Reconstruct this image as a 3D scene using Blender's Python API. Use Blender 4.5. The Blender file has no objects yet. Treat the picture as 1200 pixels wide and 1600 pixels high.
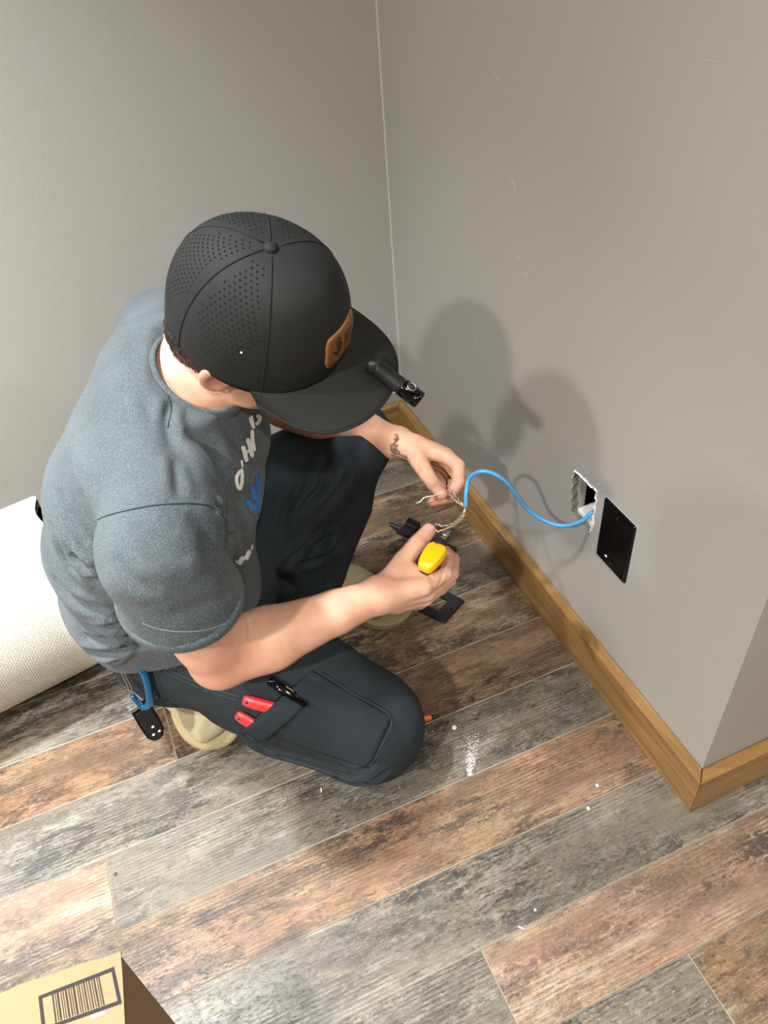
import bpy, bmesh, math, random
import numpy as np
from mathutils import Vector, Matrix
from mathutils.bvhtree import BVHTree
from mathutils.geometry import tessellate_polygon

scene = bpy.context.scene
COL = scene.collection
random.seed(7)
rng = np.random.default_rng(7)
PI = math.pi

# ------------------------------------------------------------------ camera
F_PX = 1240.387
_r = np.array([2.25691454, -0.49584758, 0.1249299])
def rotm(r):
    r = np.asarray(r, float); a = np.linalg.norm(r); k = r / a
    K = np.array([[0, -k[2], k[1]], [k[2], 0, -k[0]], [-k[1], k[0], 0]])
    return np.eye(3) + math.sin(a) * K + (1 - math.cos(a)) * K @ K
CR = rotm(_r)                      # world -> camera (x right, y down, z forward)
CAM = np.array([-.64, 0.0, 1.2576])
cd = bpy.data.cameras.new('camera'); cam = bpy.data.objects.new('camera', cd); COL.objects.link(cam)
m = Matrix.Identity(4)
for i in range(3):
    m[i][0] = CR[0][i]; m[i][1] = -CR[1][i]; m[i][2] = -CR[2][i]; m[i][3] = CAM[i]
cam.matrix_world = m
cd.sensor_fit = 'VERTICAL'; cd.sensor_height = 24; cd.sensor_width = 24; cd.lens = 24 * F_PX / 1600
cd.clip_start = .02; cd.clip_end = 50
scene.camera = cam

def ray(u, v):
    return CR.T @ np.array([(u - 600) / F_PX, (v - 800) / F_PX, 1.0])
def at(u, v, z=0.0):               # pixel + height -> point
    d = ray(u, v); return CAM + d * ((z - CAM[2]) / d[2])
def onwall(u, v, x=0.0):
    d = ray(u, v); return CAM + d * ((x - CAM[0]) / d[0])

# ------------------------------------------------------------------ light, world, exposure
scene.view_settings.view_transform = 'Standard'
scene.view_settings.look = 'None'
scene.view_settings.gamma = 1
scene.view_settings.exposure = -0.08
scene.view_settings.use_curve_mapping = False
w = bpy.data.worlds.new('world'); scene.world = w; w.use_nodes = True
w.node_tree.nodes['Background'].inputs[0].default_value = (.9, .95, 1, 1)
w.node_tree.nodes['Background'].inputs[1].default_value = 0.0
# ceiling lamps (warm-neutral recessed cans) : x, y, watts, colour, radius, spread angle
LAMPS = [(-2.15, -.62, 98, (1, .98, .92), .075), (-2.15, .50, 46, (1, .98, .92), .075),
         (-2.45, 2.35, 66, (.84, .95, 1), .14), (-.70, -1.0, 36, (1, .98, .90), .075),
         (1.0, -1.2, 24, (1, .97, .88), .075), (-1.18, 1.00, 19, (.94, .98, 1), .06)]

# ------------------------------------------------------------------ mesh helpers
def link(name, me, mats=None, parent=None, smooth=False):
    o = bpy.data.objects.new(name, me); COL.objects.link(o)
    if mats is not None:
        for mt in (mats if isinstance(mats, (list, tuple)) else [mats]): me.materials.append(mt)
    if parent is not None: o.parent = parent
    if smooth: me.polygons.foreach_set('use_smooth', [True] * len(me.polygons))
    return o
def mesh_obj(name, V, Fc, mats=None, parent=None, smooth=False, matidx=None):
    me = bpy.data.meshes.new(name)
    me.from_pydata([tuple(map(float, v)) for v in V], [], [tuple(f) for f in Fc])
    o = link(name, me, mats, parent, smooth)
    if matidx is not None: me.polygons.foreach_set('material_index', matidx)
    me.update(); return o
def bm_obj(name, bm, mats=None, parent=None, smooth=False):
    me = bpy.data.meshes.new(name); bm.to_mesh(me); bm.free()
    return link(name, me, mats, parent, smooth)
def fast_mesh(name, V, Q):         # quads, numpy
    me = bpy.data.meshes.new(name); n = len(Q)
    me.vertices.add(len(V)); me.vertices.foreach_set('co', np.asarray(V, np.float32).ravel())
    me.loops.add(4 * n); me.loops.foreach_set('vertex_index', np.asarray(Q, np.int32).ravel())
    me.polygons.add(n); me.polygons.foreach_set('loop_start', np.arange(0, 4 * n, 4, dtype=np.int32))
    try: me.polygons.foreach_set('loop_total', np.full(n, 4, np.int32))
    except Exception: pass
    me.polygons.foreach_set('use_smooth', np.ones(n, bool))
    me.update(); me.validate(); return me
def empty(name, loc=(0, 0, 0)):
    o = bpy.data.objects.new(name, None); COL.objects.link(o); o.location = loc
    o.empty_display_size = .05; return o
def tag(o, label=None, cat=None, group=None, kind=None):
    if label: o['label'] = label
    if cat: o['category'] = cat
    if group: o['group'] = group
    if kind: o['kind'] = kind
    return o
def box_bm(lo, hi, bevel=0, seg=1):
    bm = bmesh.new(); bmesh.ops.create_cube(bm, size=1)
    lo = Vector(lo); hi = Vector(hi); c = (lo + hi) / 2; s = hi - lo
    for v in bm.verts: v.co = Vector((v.co.x * s.x, v.co.y * s.y, v.co.z * s.z)) + c
    if bevel: bmesh.ops.bevel(bm, geom=bm.edges[:], offset=bevel, segments=seg, profile=.5, affect='EDGES')
    return bm
def xform(bm, M): bmesh.ops.transform(bm, matrix=M, verts=bm.verts); return bm
def frame_m(o, x, y, z):
    M = Matrix.Identity(4)
    for i in range(3): M[i][0] = x[i]; M[i][1] = y[i]; M[i][2] = z[i]; M[i][3] = o[i]
    return M
def unit(v): v = np.asarray(v, float); return v / np.linalg.norm(v)
def frame_z(o, z, xh=(0, 0, 1)):   # frame with given z axis
    z = unit(z); x = np.asarray(xh, float); x = x - z * (x @ z)
    if np.linalg.norm(x) < 1e-4: x = np.array([1., 0, 0]) - z * z[0]
    x = unit(x); y = np.cross(z, x); return frame_m(o, x, y, z)
def lathe_bm(prof, n=24, cap=True):     # prof: (r, z) list
    bm = bmesh.new(); rings = []
    for r, z in prof:
        rings.append([bm.verts.new((r * math.cos(2 * PI * i / n), r * math.sin(2 * PI * i / n), z)) for i in range(n)])
    for a, b in zip(rings, rings[1:]):
        for i in range(n): bm.faces.new((a[i], a[(i + 1) % n], b[(i + 1) % n], b[i]))
    if cap: bm.faces.new(rings[0][::-1]); bm.faces.new(rings[-1])
    return bm
def prism_bm(pts, z0, z1, bevel=0):
    bm = bmesh.new(); vs = [bm.verts.new((p[0], p[1], z0)) for p in pts]
    f = bm.faces.new(vs); r = bmesh.ops.extrude_face_region(bm, geom=[f])
    for e in r['geom']:
        if isinstance(e, bmesh.types.BMVert): e.co.z = z1
    bmesh.ops.recalc_face_normals(bm, faces=bm.faces)
    if bevel: bmesh.ops.bevel(bm, geom=[e for e in bm.edges], offset=bevel, segments=2, profile=.5, affect='EDGES')
    return bm
def catmull(P, n=8):
    P = [np.asarray(p, float) for p in P]; Q = [2 * P[0] - P[1]] + P + [2 * P[-1] - P[-2]]; out = []
    for i in range(1, len(Q) - 2):
        p0, p1, p2, p3 = Q[i - 1:i + 3]
        for k in range(n):
            t = k / n
            out.append(.5 * ((2 * p1) + (-p0 + p2) * t + (2 * p0 - 5 * p1 + 4 * p2 - p3) * t * t + (-p0 + 3 * p1 - 3 * p2 + p3) * t ** 3))
    out.append(P[-1]); return np.array(out)
def tube_geo(path, r, n=8, closed=False):
    path = np.asarray(path, float); N = len(path); rr = np.broadcast_to(np.asarray(r, float), (N,))
    T = np.gradient(path, axis=0)
    if closed: T = np.roll(path, -1, 0) - np.roll(path, 1, 0)
    T /= np.linalg.norm(T, axis=1)[:, None] + 1e-12
    u = np.cross(T[0], [0, 0, 1.]);
    if np.linalg.norm(u) < .1: u = np.cross(T[0], [1., 0, 0])
    u = unit(u); V = []; Fc = []
    for i in range(N):
        u = u - T[i] * (u @ T[i]); u = unit(u); v = np.cross(T[i], u)
        for k in range(n):
            a = 2 * PI * k / n; V.append(path[i] + rr[i] * (math.cos(a) * u + math.sin(a) * v))
    M = N if closed else N - 1
    for i in range(M):
        j = (i + 1) % N
        for k in range(n): Fc.append((i * n + k, i * n + (k + 1) % n, j * n + (k + 1) % n, j * n + k))
    if not closed: Fc.append(tuple(range(n))[::-1]); Fc.append(tuple(range((N - 1) * n, N * n)))
    return V, Fc
def tube_obj(name, path, r, mat, parent=None, n=8, closed=False):
    V, Fc = tube_geo(path, r, n, closed); return mesh_obj(name, V, Fc, mat, parent, True)

# ------------------------------------------------------------------ materials
class NT:
    def __init__(s, name):
        s.m = bpy.data.materials.new(name); s.m.use_nodes = True; s.t = s.m.node_tree
        s.b = s.t.nodes['Principled BSDF']
    def n(s, kind, **kw):
        nd = s.t.nodes.new(kind)
        for k, v in kw.items():
            if k.startswith('i_'):
                key = k[2:]; key = int(key) if key.isdigit() else key.replace('_', ' ')
                sock = nd.inputs[key]
                if isinstance(v, bpy.types.NodeSocket): s.t.links.new(v, sock)
                else: sock.default_value = v
            else: setattr(nd, k, v)
        return nd
    def L(s, a, b): s.t.links.new(a, b)
    def set(s, **kw):
        for k, v in kw.items():
            sock = s.b.inputs[k.replace('_', ' ')]
            if isinstance(v, bpy.types.NodeSocket): s.L(v, sock)
            else: sock.default_value = v
    def mix(s, f, a, b, mode='MIX'):
        nd = s.t.nodes.new('ShaderNodeMix'); nd.data_type = 'RGBA'; nd.blend_type = mode
        for sock, v in ((nd.inputs[0], f), (nd.inputs[6], a), (nd.inputs[7], b)):
            if isinstance(v, bpy.types.NodeSocket): s.L(v, sock)
            else: sock.default_value = v if not isinstance(v, tuple) or len(v) == 4 else (*v, 1)
        return nd.outputs[2]
    def noise(s, vec, scale, detail=4, rough=.55, dist=0):
        return s.n('ShaderNodeTexNoise', i_Vector=vec, i_Scale=scale, i_Detail=detail, i_Roughness=rough, i_Distortion=dist).outputs[0]
    def ramp(s, fac, stops):
        nd = s.n('ShaderNodeValToRGB', i_Fac=fac); cr = nd.color_ramp
        while len(cr.elements) < len(stops): cr.elements.new(.5)
        for e, (p, c) in zip(cr.elements, stops):
            e.position = p; e.color = (c, c, c, 1) if isinstance(c, (int, float)) else ((*c, 1) if len(c) == 3 else c)
        return nd.outputs[0]
    def math(s, op, a, b=0.0):
        nd = s.t.nodes.new('ShaderNodeMath'); nd.operation = op
        for sock, v in ((nd.inputs[0], a), (nd.inputs[1], b)):
            if isinstance(v, bpy.types.NodeSocket): s.L(v, sock)
            else: sock.default_value = v
        return nd.outputs[0]
    def coord(s, which='Object', scale=(1, 1, 1), rot=(0, 0, 0), loc=(0, 0, 0)):
        tc = s.n('ShaderNodeTexCoord'); mp = s.n('ShaderNodeMapping', i_Vector=tc.outputs[which])
        mp.inputs['Scale'].default_value = scale; mp.inputs['Rotation'].default_value = rot; mp.inputs['Location'].default_value = loc
        return mp.outputs[0]
    def bump(s, h, strength=.3, dist=.001):
        s.L(s.n('ShaderNodeBump', i_Height=h, i_Strength=strength, i_Distance=dist).outputs[0], s.b.inputs['Normal'])
def simple(name, col, rough=.5, metal=0, nscale=0, var=.15, bump=0, spec=.5, coat=0):
    t = NT(name); t.set(Roughness=rough, Metallic=metal); t.b.inputs['Specular IOR Level'].default_value = spec
    if coat: t.b.inputs['Coat Weight'].default_value = coat
    if nscale:
        f = t.noise(t.coord(), nscale, 5)
        t.set(Base_Color=t.mix(f, tuple(c * (1 - var) for c in col), tuple(min(1, c * (1 + var)) for c in col)))
        if bump: t.bump(f, bump, .001)
    else: t.set(Base_Color=(*col, 1))
    return t.m
def lin(r, g, b):
    f = lambda c: (c / 255 / 12.92) if c / 255 < .04045 else ((c / 255 + .055) / 1.055) ** 2.4
    return (f(r), f(g), f(b))

def wall_mat(name, base):
    t = NT(name); v = t.coord()
    big = t.noise(v, 1.3, 3); fine = t.noise(v, 260, 3); mid = t.noise(v, 40, 4)
    c = t.mix(t.math('MULTIPLY', big, .5), base, tuple(x * .93 for x in base))
    scr = t.ramp(t.noise(t.coord(scale=(1, 3, 1)), 9, 8, .75), [(.70, 0), (.74, 1)])
    c = t.mix(t.math('MULTIPLY', scr, .25), c, tuple(x * 1.18 for x in base))
    t.set(Base_Color=c, Roughness=.42); t.b.inputs['Specular IOR Level'].default_value = .35
    t.bump(t.math('ADD', fine, t.math('MULTIPLY', mid, 2.0)), .12, .0015); return t.m
M_WALL = wall_mat('grey_wall_paint', lin(162, 159, 154))
M_CEIL = simple('ceiling_dimmed', (.36, .36, .35), .8, nscale=30, var=.03)  # unseen ceiling, darkened to weaken its bounce and deepen shadows
M_GYP = simple('gypsum', (.72, .71, .68), .9, nscale=300, var=.25, bump=.6)
M_CAULK = simple('caulk', (.55, .54, .51), .5, nscale=60, var=.05)

def plank_mat(name, tone1, tone2, stain, pale, tan=lin(168, 142, 108)):
    """tone1/tone2: patchy ground colours, stain: dark blotches, pale: whitish scrapes"""
    t = NT(name); g = t.n('ShaderNodeNewGeometry').outputs['Position']
    oi = t.n('ShaderNodeObjectInfo').outputs['Random']
    off = t.n('ShaderNodeCombineXYZ', i_0=t.math('MULTIPLY', oi, 37.0), i_1=t.math('MULTIPLY', oi, 11.0), i_2=0.0).outputs[0]
    p = t.n('ShaderNodeVectorMath', operation='ADD', i_0=g, i_1=off).outputs[0]
    def mp(sx, sy): return t.n('ShaderNodeMapping', i_Vector=p, i_Scale=(sx, sy, 1)).outputs[0]
    patch = t.ramp(t.noise(mp(2.2, 8), 1.3, 4, .6, .3), [(.36, 0), (.62, 1)])
    c = t.mix(patch, tone1, tone2)
    hue = t.ramp(t.noise(mp(1.6, 7), 1.7, 5, .65, .5), [(.44, 0), (.60, .55)])
    c = t.mix(hue, c, tan)
    lite = t.ramp(t.noise(mp(4.5, 16), 1.3, 8, .75), [(.50, 0), (.60, .38)])
    c = t.mix(lite, c, pale)
    # grain lines along x, slightly wavy
    wv = t.n('ShaderNodeTexWave', i_Vector=mp(.10, 1), i_Scale=50.0, i_Distortion=3.2, i_Detail=4.0, i_Detail_Scale=3.0, i_Detail_Roughness=.7, bands_direction='Y').outputs['Fac']
    gr = t.noise(mp(12, 380), 1.0, 6, .75)
    gmask = t.ramp(t.noise(mp(3, 9), 1.0, 3), [(.42, 0), (.60, 1)])
    gl = t.math('MULTIPLY', t.ramp(wv, [(.55, 0), (.82, 1)]), gmask)
    c = t.mix(t.math('MULTIPLY', gl, t.ramp(t.noise(mp(20, 60), 1.0, 6, .8), [(.35, .1), (.6, .75)])), c, stain)
    c = t.mix(t.ramp(gr, [(.44, .0), (.60, .40)]), c, stain)
    # mottled dark stains, elongated along the board
    s1 = t.noise(mp(13, 36), 1.0, 12, .80, .3)
    s2 = t.ramp(t.noise(mp(2.8, 9), 1.0, 4, .6), [(.40, .12), (.58, 1)])
    sm = t.math('MULTIPLY', t.ramp(s1, [(.475, 0), (.535, 1)]), s2)
    c = t.mix(t.math('MULTIPLY', sm, .88), c, stain)
    s3 = t.ramp(t.noise(mp(46, 110), 1.0, 12, .85), [(.52, 0), (.57, 1)])
    c = t.mix(t.math('MULTIPLY', s3, .5), c, tuple(x * .7 for x in stain))
    s4 = t.ramp(t.noise(mp(90, 190), 1.0, 12, .88), [(.535, 0), (.60, 1)])
    c = t.mix(t.math('MULTIPLY', s4, .42), c, pale)
    blotch = t.ramp(t.noise(mp(3.4, 11), 1.0, 6, .65, .6), [(.50, 0), (.60, .62)])
    c = t.mix(blotch, c, t.mix(.5, stain, tone2))
    s5 = t.ramp(t.noise(mp(110, 260), 1.0, 12, .88), [(.515, 0), (.56, 1)])
    c = t.mix(t.math('MULTIPLY', s5, t.math('MULTIPLY', s2, .75)), c, tuple(x * .55 for x in stain))
    sc = t.ramp(t.noise(t.n('ShaderNodeMapping', i_Vector=p, i_Scale=(70, 16, 1), i_Rotation=(0, 0, .5)).outputs[0], 1.0, 9, .8), [(.62, 0), (.68, 1)])
    c = t.mix(t.math('MULTIPLY', sc, .5), c, pale)
    t.set(Base_Color=c, Roughness=t.ramp(s1, [(.3, .28), (.7, .41)]))
    t.b.inputs['Specular IOR Level'].default_value = .5
    h = t.math('ADD', t.math('MULTIPLY', gr, .7), t.math('ADD', t.math('MULTIPLY', gl, -.6), s4))
    t.bump(h, .35, .0007); return t.m
P_OR = plank_mat('plank_orange', lin(172, 128, 94), lin(134, 104, 82), lin(54, 46, 42), lin(188, 166, 142))
P_GR = plank_mat('plank_grey', lin(112, 103, 94), lin(140, 129, 114), lin(46, 44, 43), lin(178, 172, 158), lin(128, 116, 98))
P_RB = plank_mat('plank_redbrown', lin(118, 82, 62), lin(104, 82, 66), lin(44, 34, 30), lin(170, 145, 120))
P_TN = plank_mat('plank_tan', lin(150, 116, 84), lin(120, 100, 80), lin(52, 44, 38), lin(200, 186, 160))
P_PK = plank_mat('plank_rose', lin(174, 126, 102), lin(154, 124, 102), lin(66, 56, 52), lin(214, 196, 176))
M_EDGE = simple('plank_bevel', lin(156, 144, 128), .5, nscale=12, var=.45)
M_SUB = simple('subfloor', (.12, .1, .085), .9, nscale=20)

def wood_mat(name, a, b, along):     # baseboard timber, grain along axis
    t = NT(name); sc = [14, 14, 14]; sc[along] = 1.1
    v = t.coord(scale=tuple(sc)); n1 = t.noise(v, 3.0, 6, .6, .8)
    sc2 = [160, 160, 160]; sc2[along] = 5; n2 = t.noise(t.coord(scale=tuple(sc2)), 1.0, 4)
    c = t.mix(t.ramp(n1, [(.3, 0), (.7, 1)]), a, b)
    c = t.mix(t.ramp(n2, [(.45, 0), (.7, .28)]), c, tuple(x * .5 for x in b))
    kn = t.ramp(t.noise(t.coord(scale=(7, 7, 7)), 1.0, 3, .5, .5), [(.64, 0), (.74, 1)])
    c = t.mix(t.math('MULTIPLY', kn, .7), c, lin(70, 44, 20))
    t.set(Base_Color=c, Roughness=.38); t.bump(n2, .15, .0006); return t.m
M_BB_Y = wood_mat('baseboard_wood', lin(166, 127, 77), lin(122, 88, 48), 1)
M_BB_X = wood_mat('baseboard_wood_return', lin(166, 127, 77), lin(122, 88, 48), 0)

# ------------------------------------------------------------------ room
YB = 1.593          # back wall
YC = .434           # outside corner
TH = .0205; BH = .0905
X0, X1, Y0, Y1, CZ = -3.4, 2.4, -2.6, 3.6, 2.44
def struct(name, bm, mat, parent=None, label=None):
    o = bm_obj(name, bm, mat, parent)
    if parent is None: o['kind'] = 'structure'
    if label: o['label'] = label
    return o
# right wall with the torn cable hole
hole_px = [(898, 736), (903, 739), (907, 742.5), (912, 748), (918, 754), (924, 761), (930, 764), (932.5, 769), (931, 777), (932, 784),
           (929, 790), (929.5, 800), (927, 806), (928, 815), (925, 824), (922, 831), (916, 826), (909, 817), (901, 808), (894, 801), (893, 795), (895.5, 788), (893, 781), (896, 774), (894, 766), (896.5, 758), (895, 750), (897.5, 743)]
hole = [tuple(onwall(u, v)[1:]) for u, v in hole_px]
outer = [(YC, 0), (YB + .0, 0), (YB, CZ), (YC, CZ)]
tess = tessellate_polygon([[Vector((a, b, 0)) for a, b in outer], [Vector((a, b, 0)) for a, b in hole]])
allp = outer + hole
V = [(0, a, b) for a, b in allp]; Fc = []
for t3 in tess:
    a, b, c = (Vector(V[i]) for i in t3)
    if (b - a).cross(c - a).x > 0: t3 = (t3[0], t3[2], t3[1])
    Fc.append(t3)
wr = mesh_obj('wall_right', V, Fc, M_WALL); tag(wr, 'grey painted wall on the right with the torn cable hole', kind='structure')
# torn paper and plaster rim: thickness of the board, with a ragged lip on the face
hc = np.mean(np.array(hole), 0); V = []; Fc = []; n = len(hole); M_REV = simple('torn_paper', lin(132, 128, 118), .9, nscale=300, var=.4, bump=.8)
sub = []
for i in range(n):
    a = np.array(hole[i]); b = np.array(hole[(i + 1) % n])
    for k in range(4): sub.append(a + (b - a) * k / 4 + np.array([random.uniform(-.0006, .0006), random.uniform(-.0006, .0006)]))
n = len(sub)
for i, p in enumerate(sub):
    d = unit(p - hc)
    o1 = p + d * random.uniform(.0006, .0034); p1 = p - d * random.uniform(0, .0006)
    V += [(-.0004 - random.uniform(0, .0012), *o1), (-.0012 - random.uniform(0, .0016), *p1), (.0127, *(p + d * .0045)), (.0, *(o1 + d * .0004))]
for i in range(n):
    j = (i + 1) % n
    Fc += [(4 * i, 4 * j, 4 * j + 1, 4 * i + 1), (4 * i + 1, 4 * j + 1, 4 * j + 2, 4 * i + 2), (4 * i + 3, 4 * j + 3, 4 * j, 4 * i)]
tag(mesh_obj('torn_edge', V, Fc, [M_GYP, M_REV], wr, False, [0, 1, 0] * n), 'ragged white plaster edge of the cable hole')
# small scuffs in the paint
M_SCUFF = simple('paint_scuff', lin(184, 182, 175), .6)
for pts in ([(769, 111), (776, 120), (779, 131)], [(793, 117), (799, 119), (803, 123)], [(1096, 92), (1108, 95), (1123, 98)], [(799, 276), (803, 288), (805, 300)], [(638, 206), (645, 213)], [(806, 398), (812, 404)], [(818, 424), (823, 430)], [(742, 532), (744, 538)]):
    pp = [onwall(*q, -.0001) for q in pts]; V2, F2 = tube_geo(catmull(pp, 5) if len(pp) > 2 else pp, .00035, 5); mesh_obj('scuff_mark', V2, F2, M_SCUFF, wr)
# cavity behind: paper toned dark to stand for the shade inside
M_CAV = simple('cavity_paper_shaded', lin(74, 70, 64), .9, nscale=8, var=.12)
bm = box_bm((.0128, .70, .15), (.10, .93, .55)); 
for f in list(bm.faces):
    if f.calc_center_median().x < .014: bm.faces.remove(f)
bmesh.ops.reverse_faces(bm, faces=bm.faces); bm_obj('wall_cavity', bm, M_CAV, wr)
M_LEDGE = simple('white_ledge', (.78, .77, .74), .6, nscale=30, var=.06)
bm_obj('inner_ledge', box_bm((.0125, .786, .27), (.050, .8405, .3095), .001), M_LEDGE, wr)['label'] = 'white ledge at the bottom inside the cable hole'
bm_obj('stud', box_bm((.018, .70, .155), (.095, .772, .545), .001), simple('stud_dark', lin(60, 48, 38), .9, nscale=10), wr)['label'] = 'dark stud inside the cable hole'
bm_obj('inner_side_board', box_bm((.0129, .8415, .16), (.028, .925, .54), .0005), simple('inner_grey', lin(170, 168, 158), .8, nscale=40, var=.1), wr)['label'] = 'grey lit board on the left inside the cable hole'
# other walls; the unseen ones are darkened to cut bounce light
M_WALL2 = wall_mat('far_wall_dimmed', lin(112, 110, 104))
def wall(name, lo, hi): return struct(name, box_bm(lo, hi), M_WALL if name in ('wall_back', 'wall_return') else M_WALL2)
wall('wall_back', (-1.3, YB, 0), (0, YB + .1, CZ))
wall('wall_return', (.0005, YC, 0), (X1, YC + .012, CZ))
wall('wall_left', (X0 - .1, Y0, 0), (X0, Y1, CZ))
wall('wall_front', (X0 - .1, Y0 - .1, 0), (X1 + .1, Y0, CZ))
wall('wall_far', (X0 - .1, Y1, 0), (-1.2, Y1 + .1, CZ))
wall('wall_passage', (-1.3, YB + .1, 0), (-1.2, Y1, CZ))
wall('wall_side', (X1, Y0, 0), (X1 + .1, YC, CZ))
struct('ceiling', box_bm((X0 - .1, Y0 - .1, CZ), (X1 + .1, Y1 + .1, CZ + .1)), M_CEIL)
struct('trim_1', box_bm((-.0022, YB - .0022, .09), (.0, YB, CZ - .001)), M_CAULK, label='thin pale caulk line down the inside wall corner')
# baseboards: mitred prisms
def bboard(name, pts, mat):        # pts: footprint polygon
    bm = prism_bm(pts, 0.0015, BH)
    es = [e for e in bm.edges if all(v.co.z > BH - .001 for v in e.verts)]
    bmesh.ops.bevel(bm, geom=es, offset=.0012, segments=1, affect='EDGES')
    return struct(name, bm, mat)
bboard('baseboard_right', [(-.0008, YC), (-TH, YC - TH), (-TH, YB - TH - .0004), (-.0008, YB - .0008)], M_BB_Y)
bboard('baseboard_return', [(.0004, YC - .0008), (X1 - .01, YC - .0008), (X1 - .01, YC - TH), (-TH + .0006, YC - TH - .0004)], M_BB_X)
bboard('baseboard_back', [(-TH - .0004, YB - TH), (-.0012, YB - .0008), (-1.29, YB - .0008), (-1.29, YB - TH)], M_BB_X)

# floor: a subfloor slab carrying every plank
fl = struct('floor', box_bm((X0, Y0, -.05), (X1, Y1, -.0046)), M_SUB, label='floor of weathered multicoloured vinyl planks')
PW = .125; GAP = .0006
def plank(x0, x1, row, mat):
    y0 = .246 + PW * row + GAP / 2; y1 = y0 + PW - GAP; x0 += GAP / 2; x1 -= GAP / 2
    if y1 < YC - .0 or True:
        pass
    b = .0010; z = random.uniform(-.00025, 0)
    V = [(x0, y0, -.0045), (x1, y0, -.0045), (x1, y1, -.0045), (x0, y1, -.0045),
         (x0, y0, z - b * .6), (x1, y0, z - b * .6), (x1, y1, z - b * .6), (x0, y1, z - b * .6),
         (x0 + b, y0 + b, z), (x1 - b, y0 + b, z), (x1 - b, y1 - b, z), (x0 + b, y1 - b, z)]
    Fq = [(0, 1, 5, 4), (1, 2, 6, 5), (2, 3, 7, 6), (3, 0, 4, 7), (4, 5, 9, 8), (5, 6, 10, 9), (6, 7, 11, 10), (7, 4, 8, 11), (8, 9, 10, 11)]
    return mesh_obj('plank', V, Fq, [mat, M_EDGE], fl, False, [0, 0, 0, 0, 1, 1, 1, 1, 0])
ROWS = {   # row: ([joint x ...], [materials left to right])
    -4: ([-.9, .35], [P_GR, P_OR, P_TN]), -3: ([-1.3, -.1], [P_TN, P_GR, P_RB]), -2: ([-.7, .5], [P_OR, P_PK, P_GR]),
    -1: ([-1.35, -.159], [P_TN, P_GR, P_TN]), 0: ([-1.64, -.424, .79], [P_OR, P_GR, P_PK, P_GR]),
    1: ([-1.2, .4], [P_PK, P_GR, P_OR]), 2: ([-1.45, .25], [P_GR, P_OR, P_TN]), 3: ([-.914, .30], [P_PK, P_GR, P_OR]),
    4: ([-1.7, -.50], [P_TN, P_GR, P_RB]), 5: ([-.769, -.48], [P_OR, P_RB, P_TN]), 6: ([-1.5, -.45], [P_TN, P_GR, P_GR]),
    7: ([-1.1, -.5], [P_RB, P_GR, P_TN]), 8: ([-1.3, -.62], [P_OR, P_GR, P_TN]), 9: ([-1.0], [P_GR, P_GR]), 10: ([-1.2], [P_TN, P_GR])}
allm = [P_OR, P_GR, P_RB, P_TN, P_PK, P_GR]
for row in range(-20, 26):
    js, ms = ROWS.get(row, (None, None))
    if js is None:
        a = random.uniform(-3, -2.2); js = [a + 1.22 * k for k in range(4)]; ms = [random.choice(allm) for _ in range(5)]
        js = [j for j in js if j < X1 - .2]; ms = ms[:len(js) + 1]
    ymid = .246 + PW * (row + .5)
    xe = X1 if ymid < YC + .05 else .0
    xs = [X0] + [j for j in js if j < xe - .05] + [xe]
    if ymid > YB + .02: xs = [x for x in xs if x < -1.35] + [-1.3]
    for a, b, mm in zip(xs, xs[1:], ms):
        plank(a, b, row, mm)

# recessed ceiling lamps: housing ring, glowing lens and the light itself
M_TRIMW = simple('white_trim', (.8, .8, .8), .5)
M_LENS = NT('lamp_lens'); M_LENS.set(Base_Color=(1, 1, 1, 1)); M_LENS.b.inputs['Emission Color'].default_value = (1, .97, .92, 1); M_LENS.b.inputs['Emission Strength'].default_value = 6; M_LENS = M_LENS.m
for i, (x, y, pw, c, r) in enumerate(LAMPS):
    t = empty('ceiling_light', (x, y, CZ)); where = ['over the left side by the front', 'over the left side in the middle', 'over the far left passage', 'over the middle by the front', 'over the right side by the front', 'over the back wall'][i]
    tag(t, 'round recessed ceiling light ' + where, 'light', 'recessed ceiling lights')
    bm = lathe_bm([(r * 1.02, -.001), (r * 1.35, -.001), (r * 1.35, -.006), (r * 1.02, -.009), (r * 1.02, -.001)], 32, False); bm_obj('trim_ring', bm, M_TRIMW, t, True)
    bm = lathe_bm([(.001, -.0015), (r * 1.0, -.0015)], 32, False); bm_obj('lens', bm, M_LENS, t)
    ld = bpy.data.lights.new('lamp', 'AREA'); ld.shape = 'DISK'; ld.size = 2 * r; ld.energy = pw; ld.color = c; ld.spread = math.radians(74 if i == 5 else 150)
    lo = bpy.data.objects.new('lamp', ld); COL.objects.link(lo); lo.location = (0, 0, -.012); lo.parent = t

# ------------------------------------------------------------------ small things on wall and floor
M_BLKGLOSS = simple('black_gloss', (.002, .002, .0025), .14, spec=.35)
M_BLK = simple('black_plastic', (.008, .008, .009), .45, nscale=200, var=.2)
M_BLKM = simple('black_matte', (.01, .01, .011), .7)
M_STEEL = simple('steel', (.6, .6, .58), .28, 1.0, nscale=80, var=.1)
M_WHITEP = simple('white_plastic', (.75, .75, .73), .4)
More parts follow.
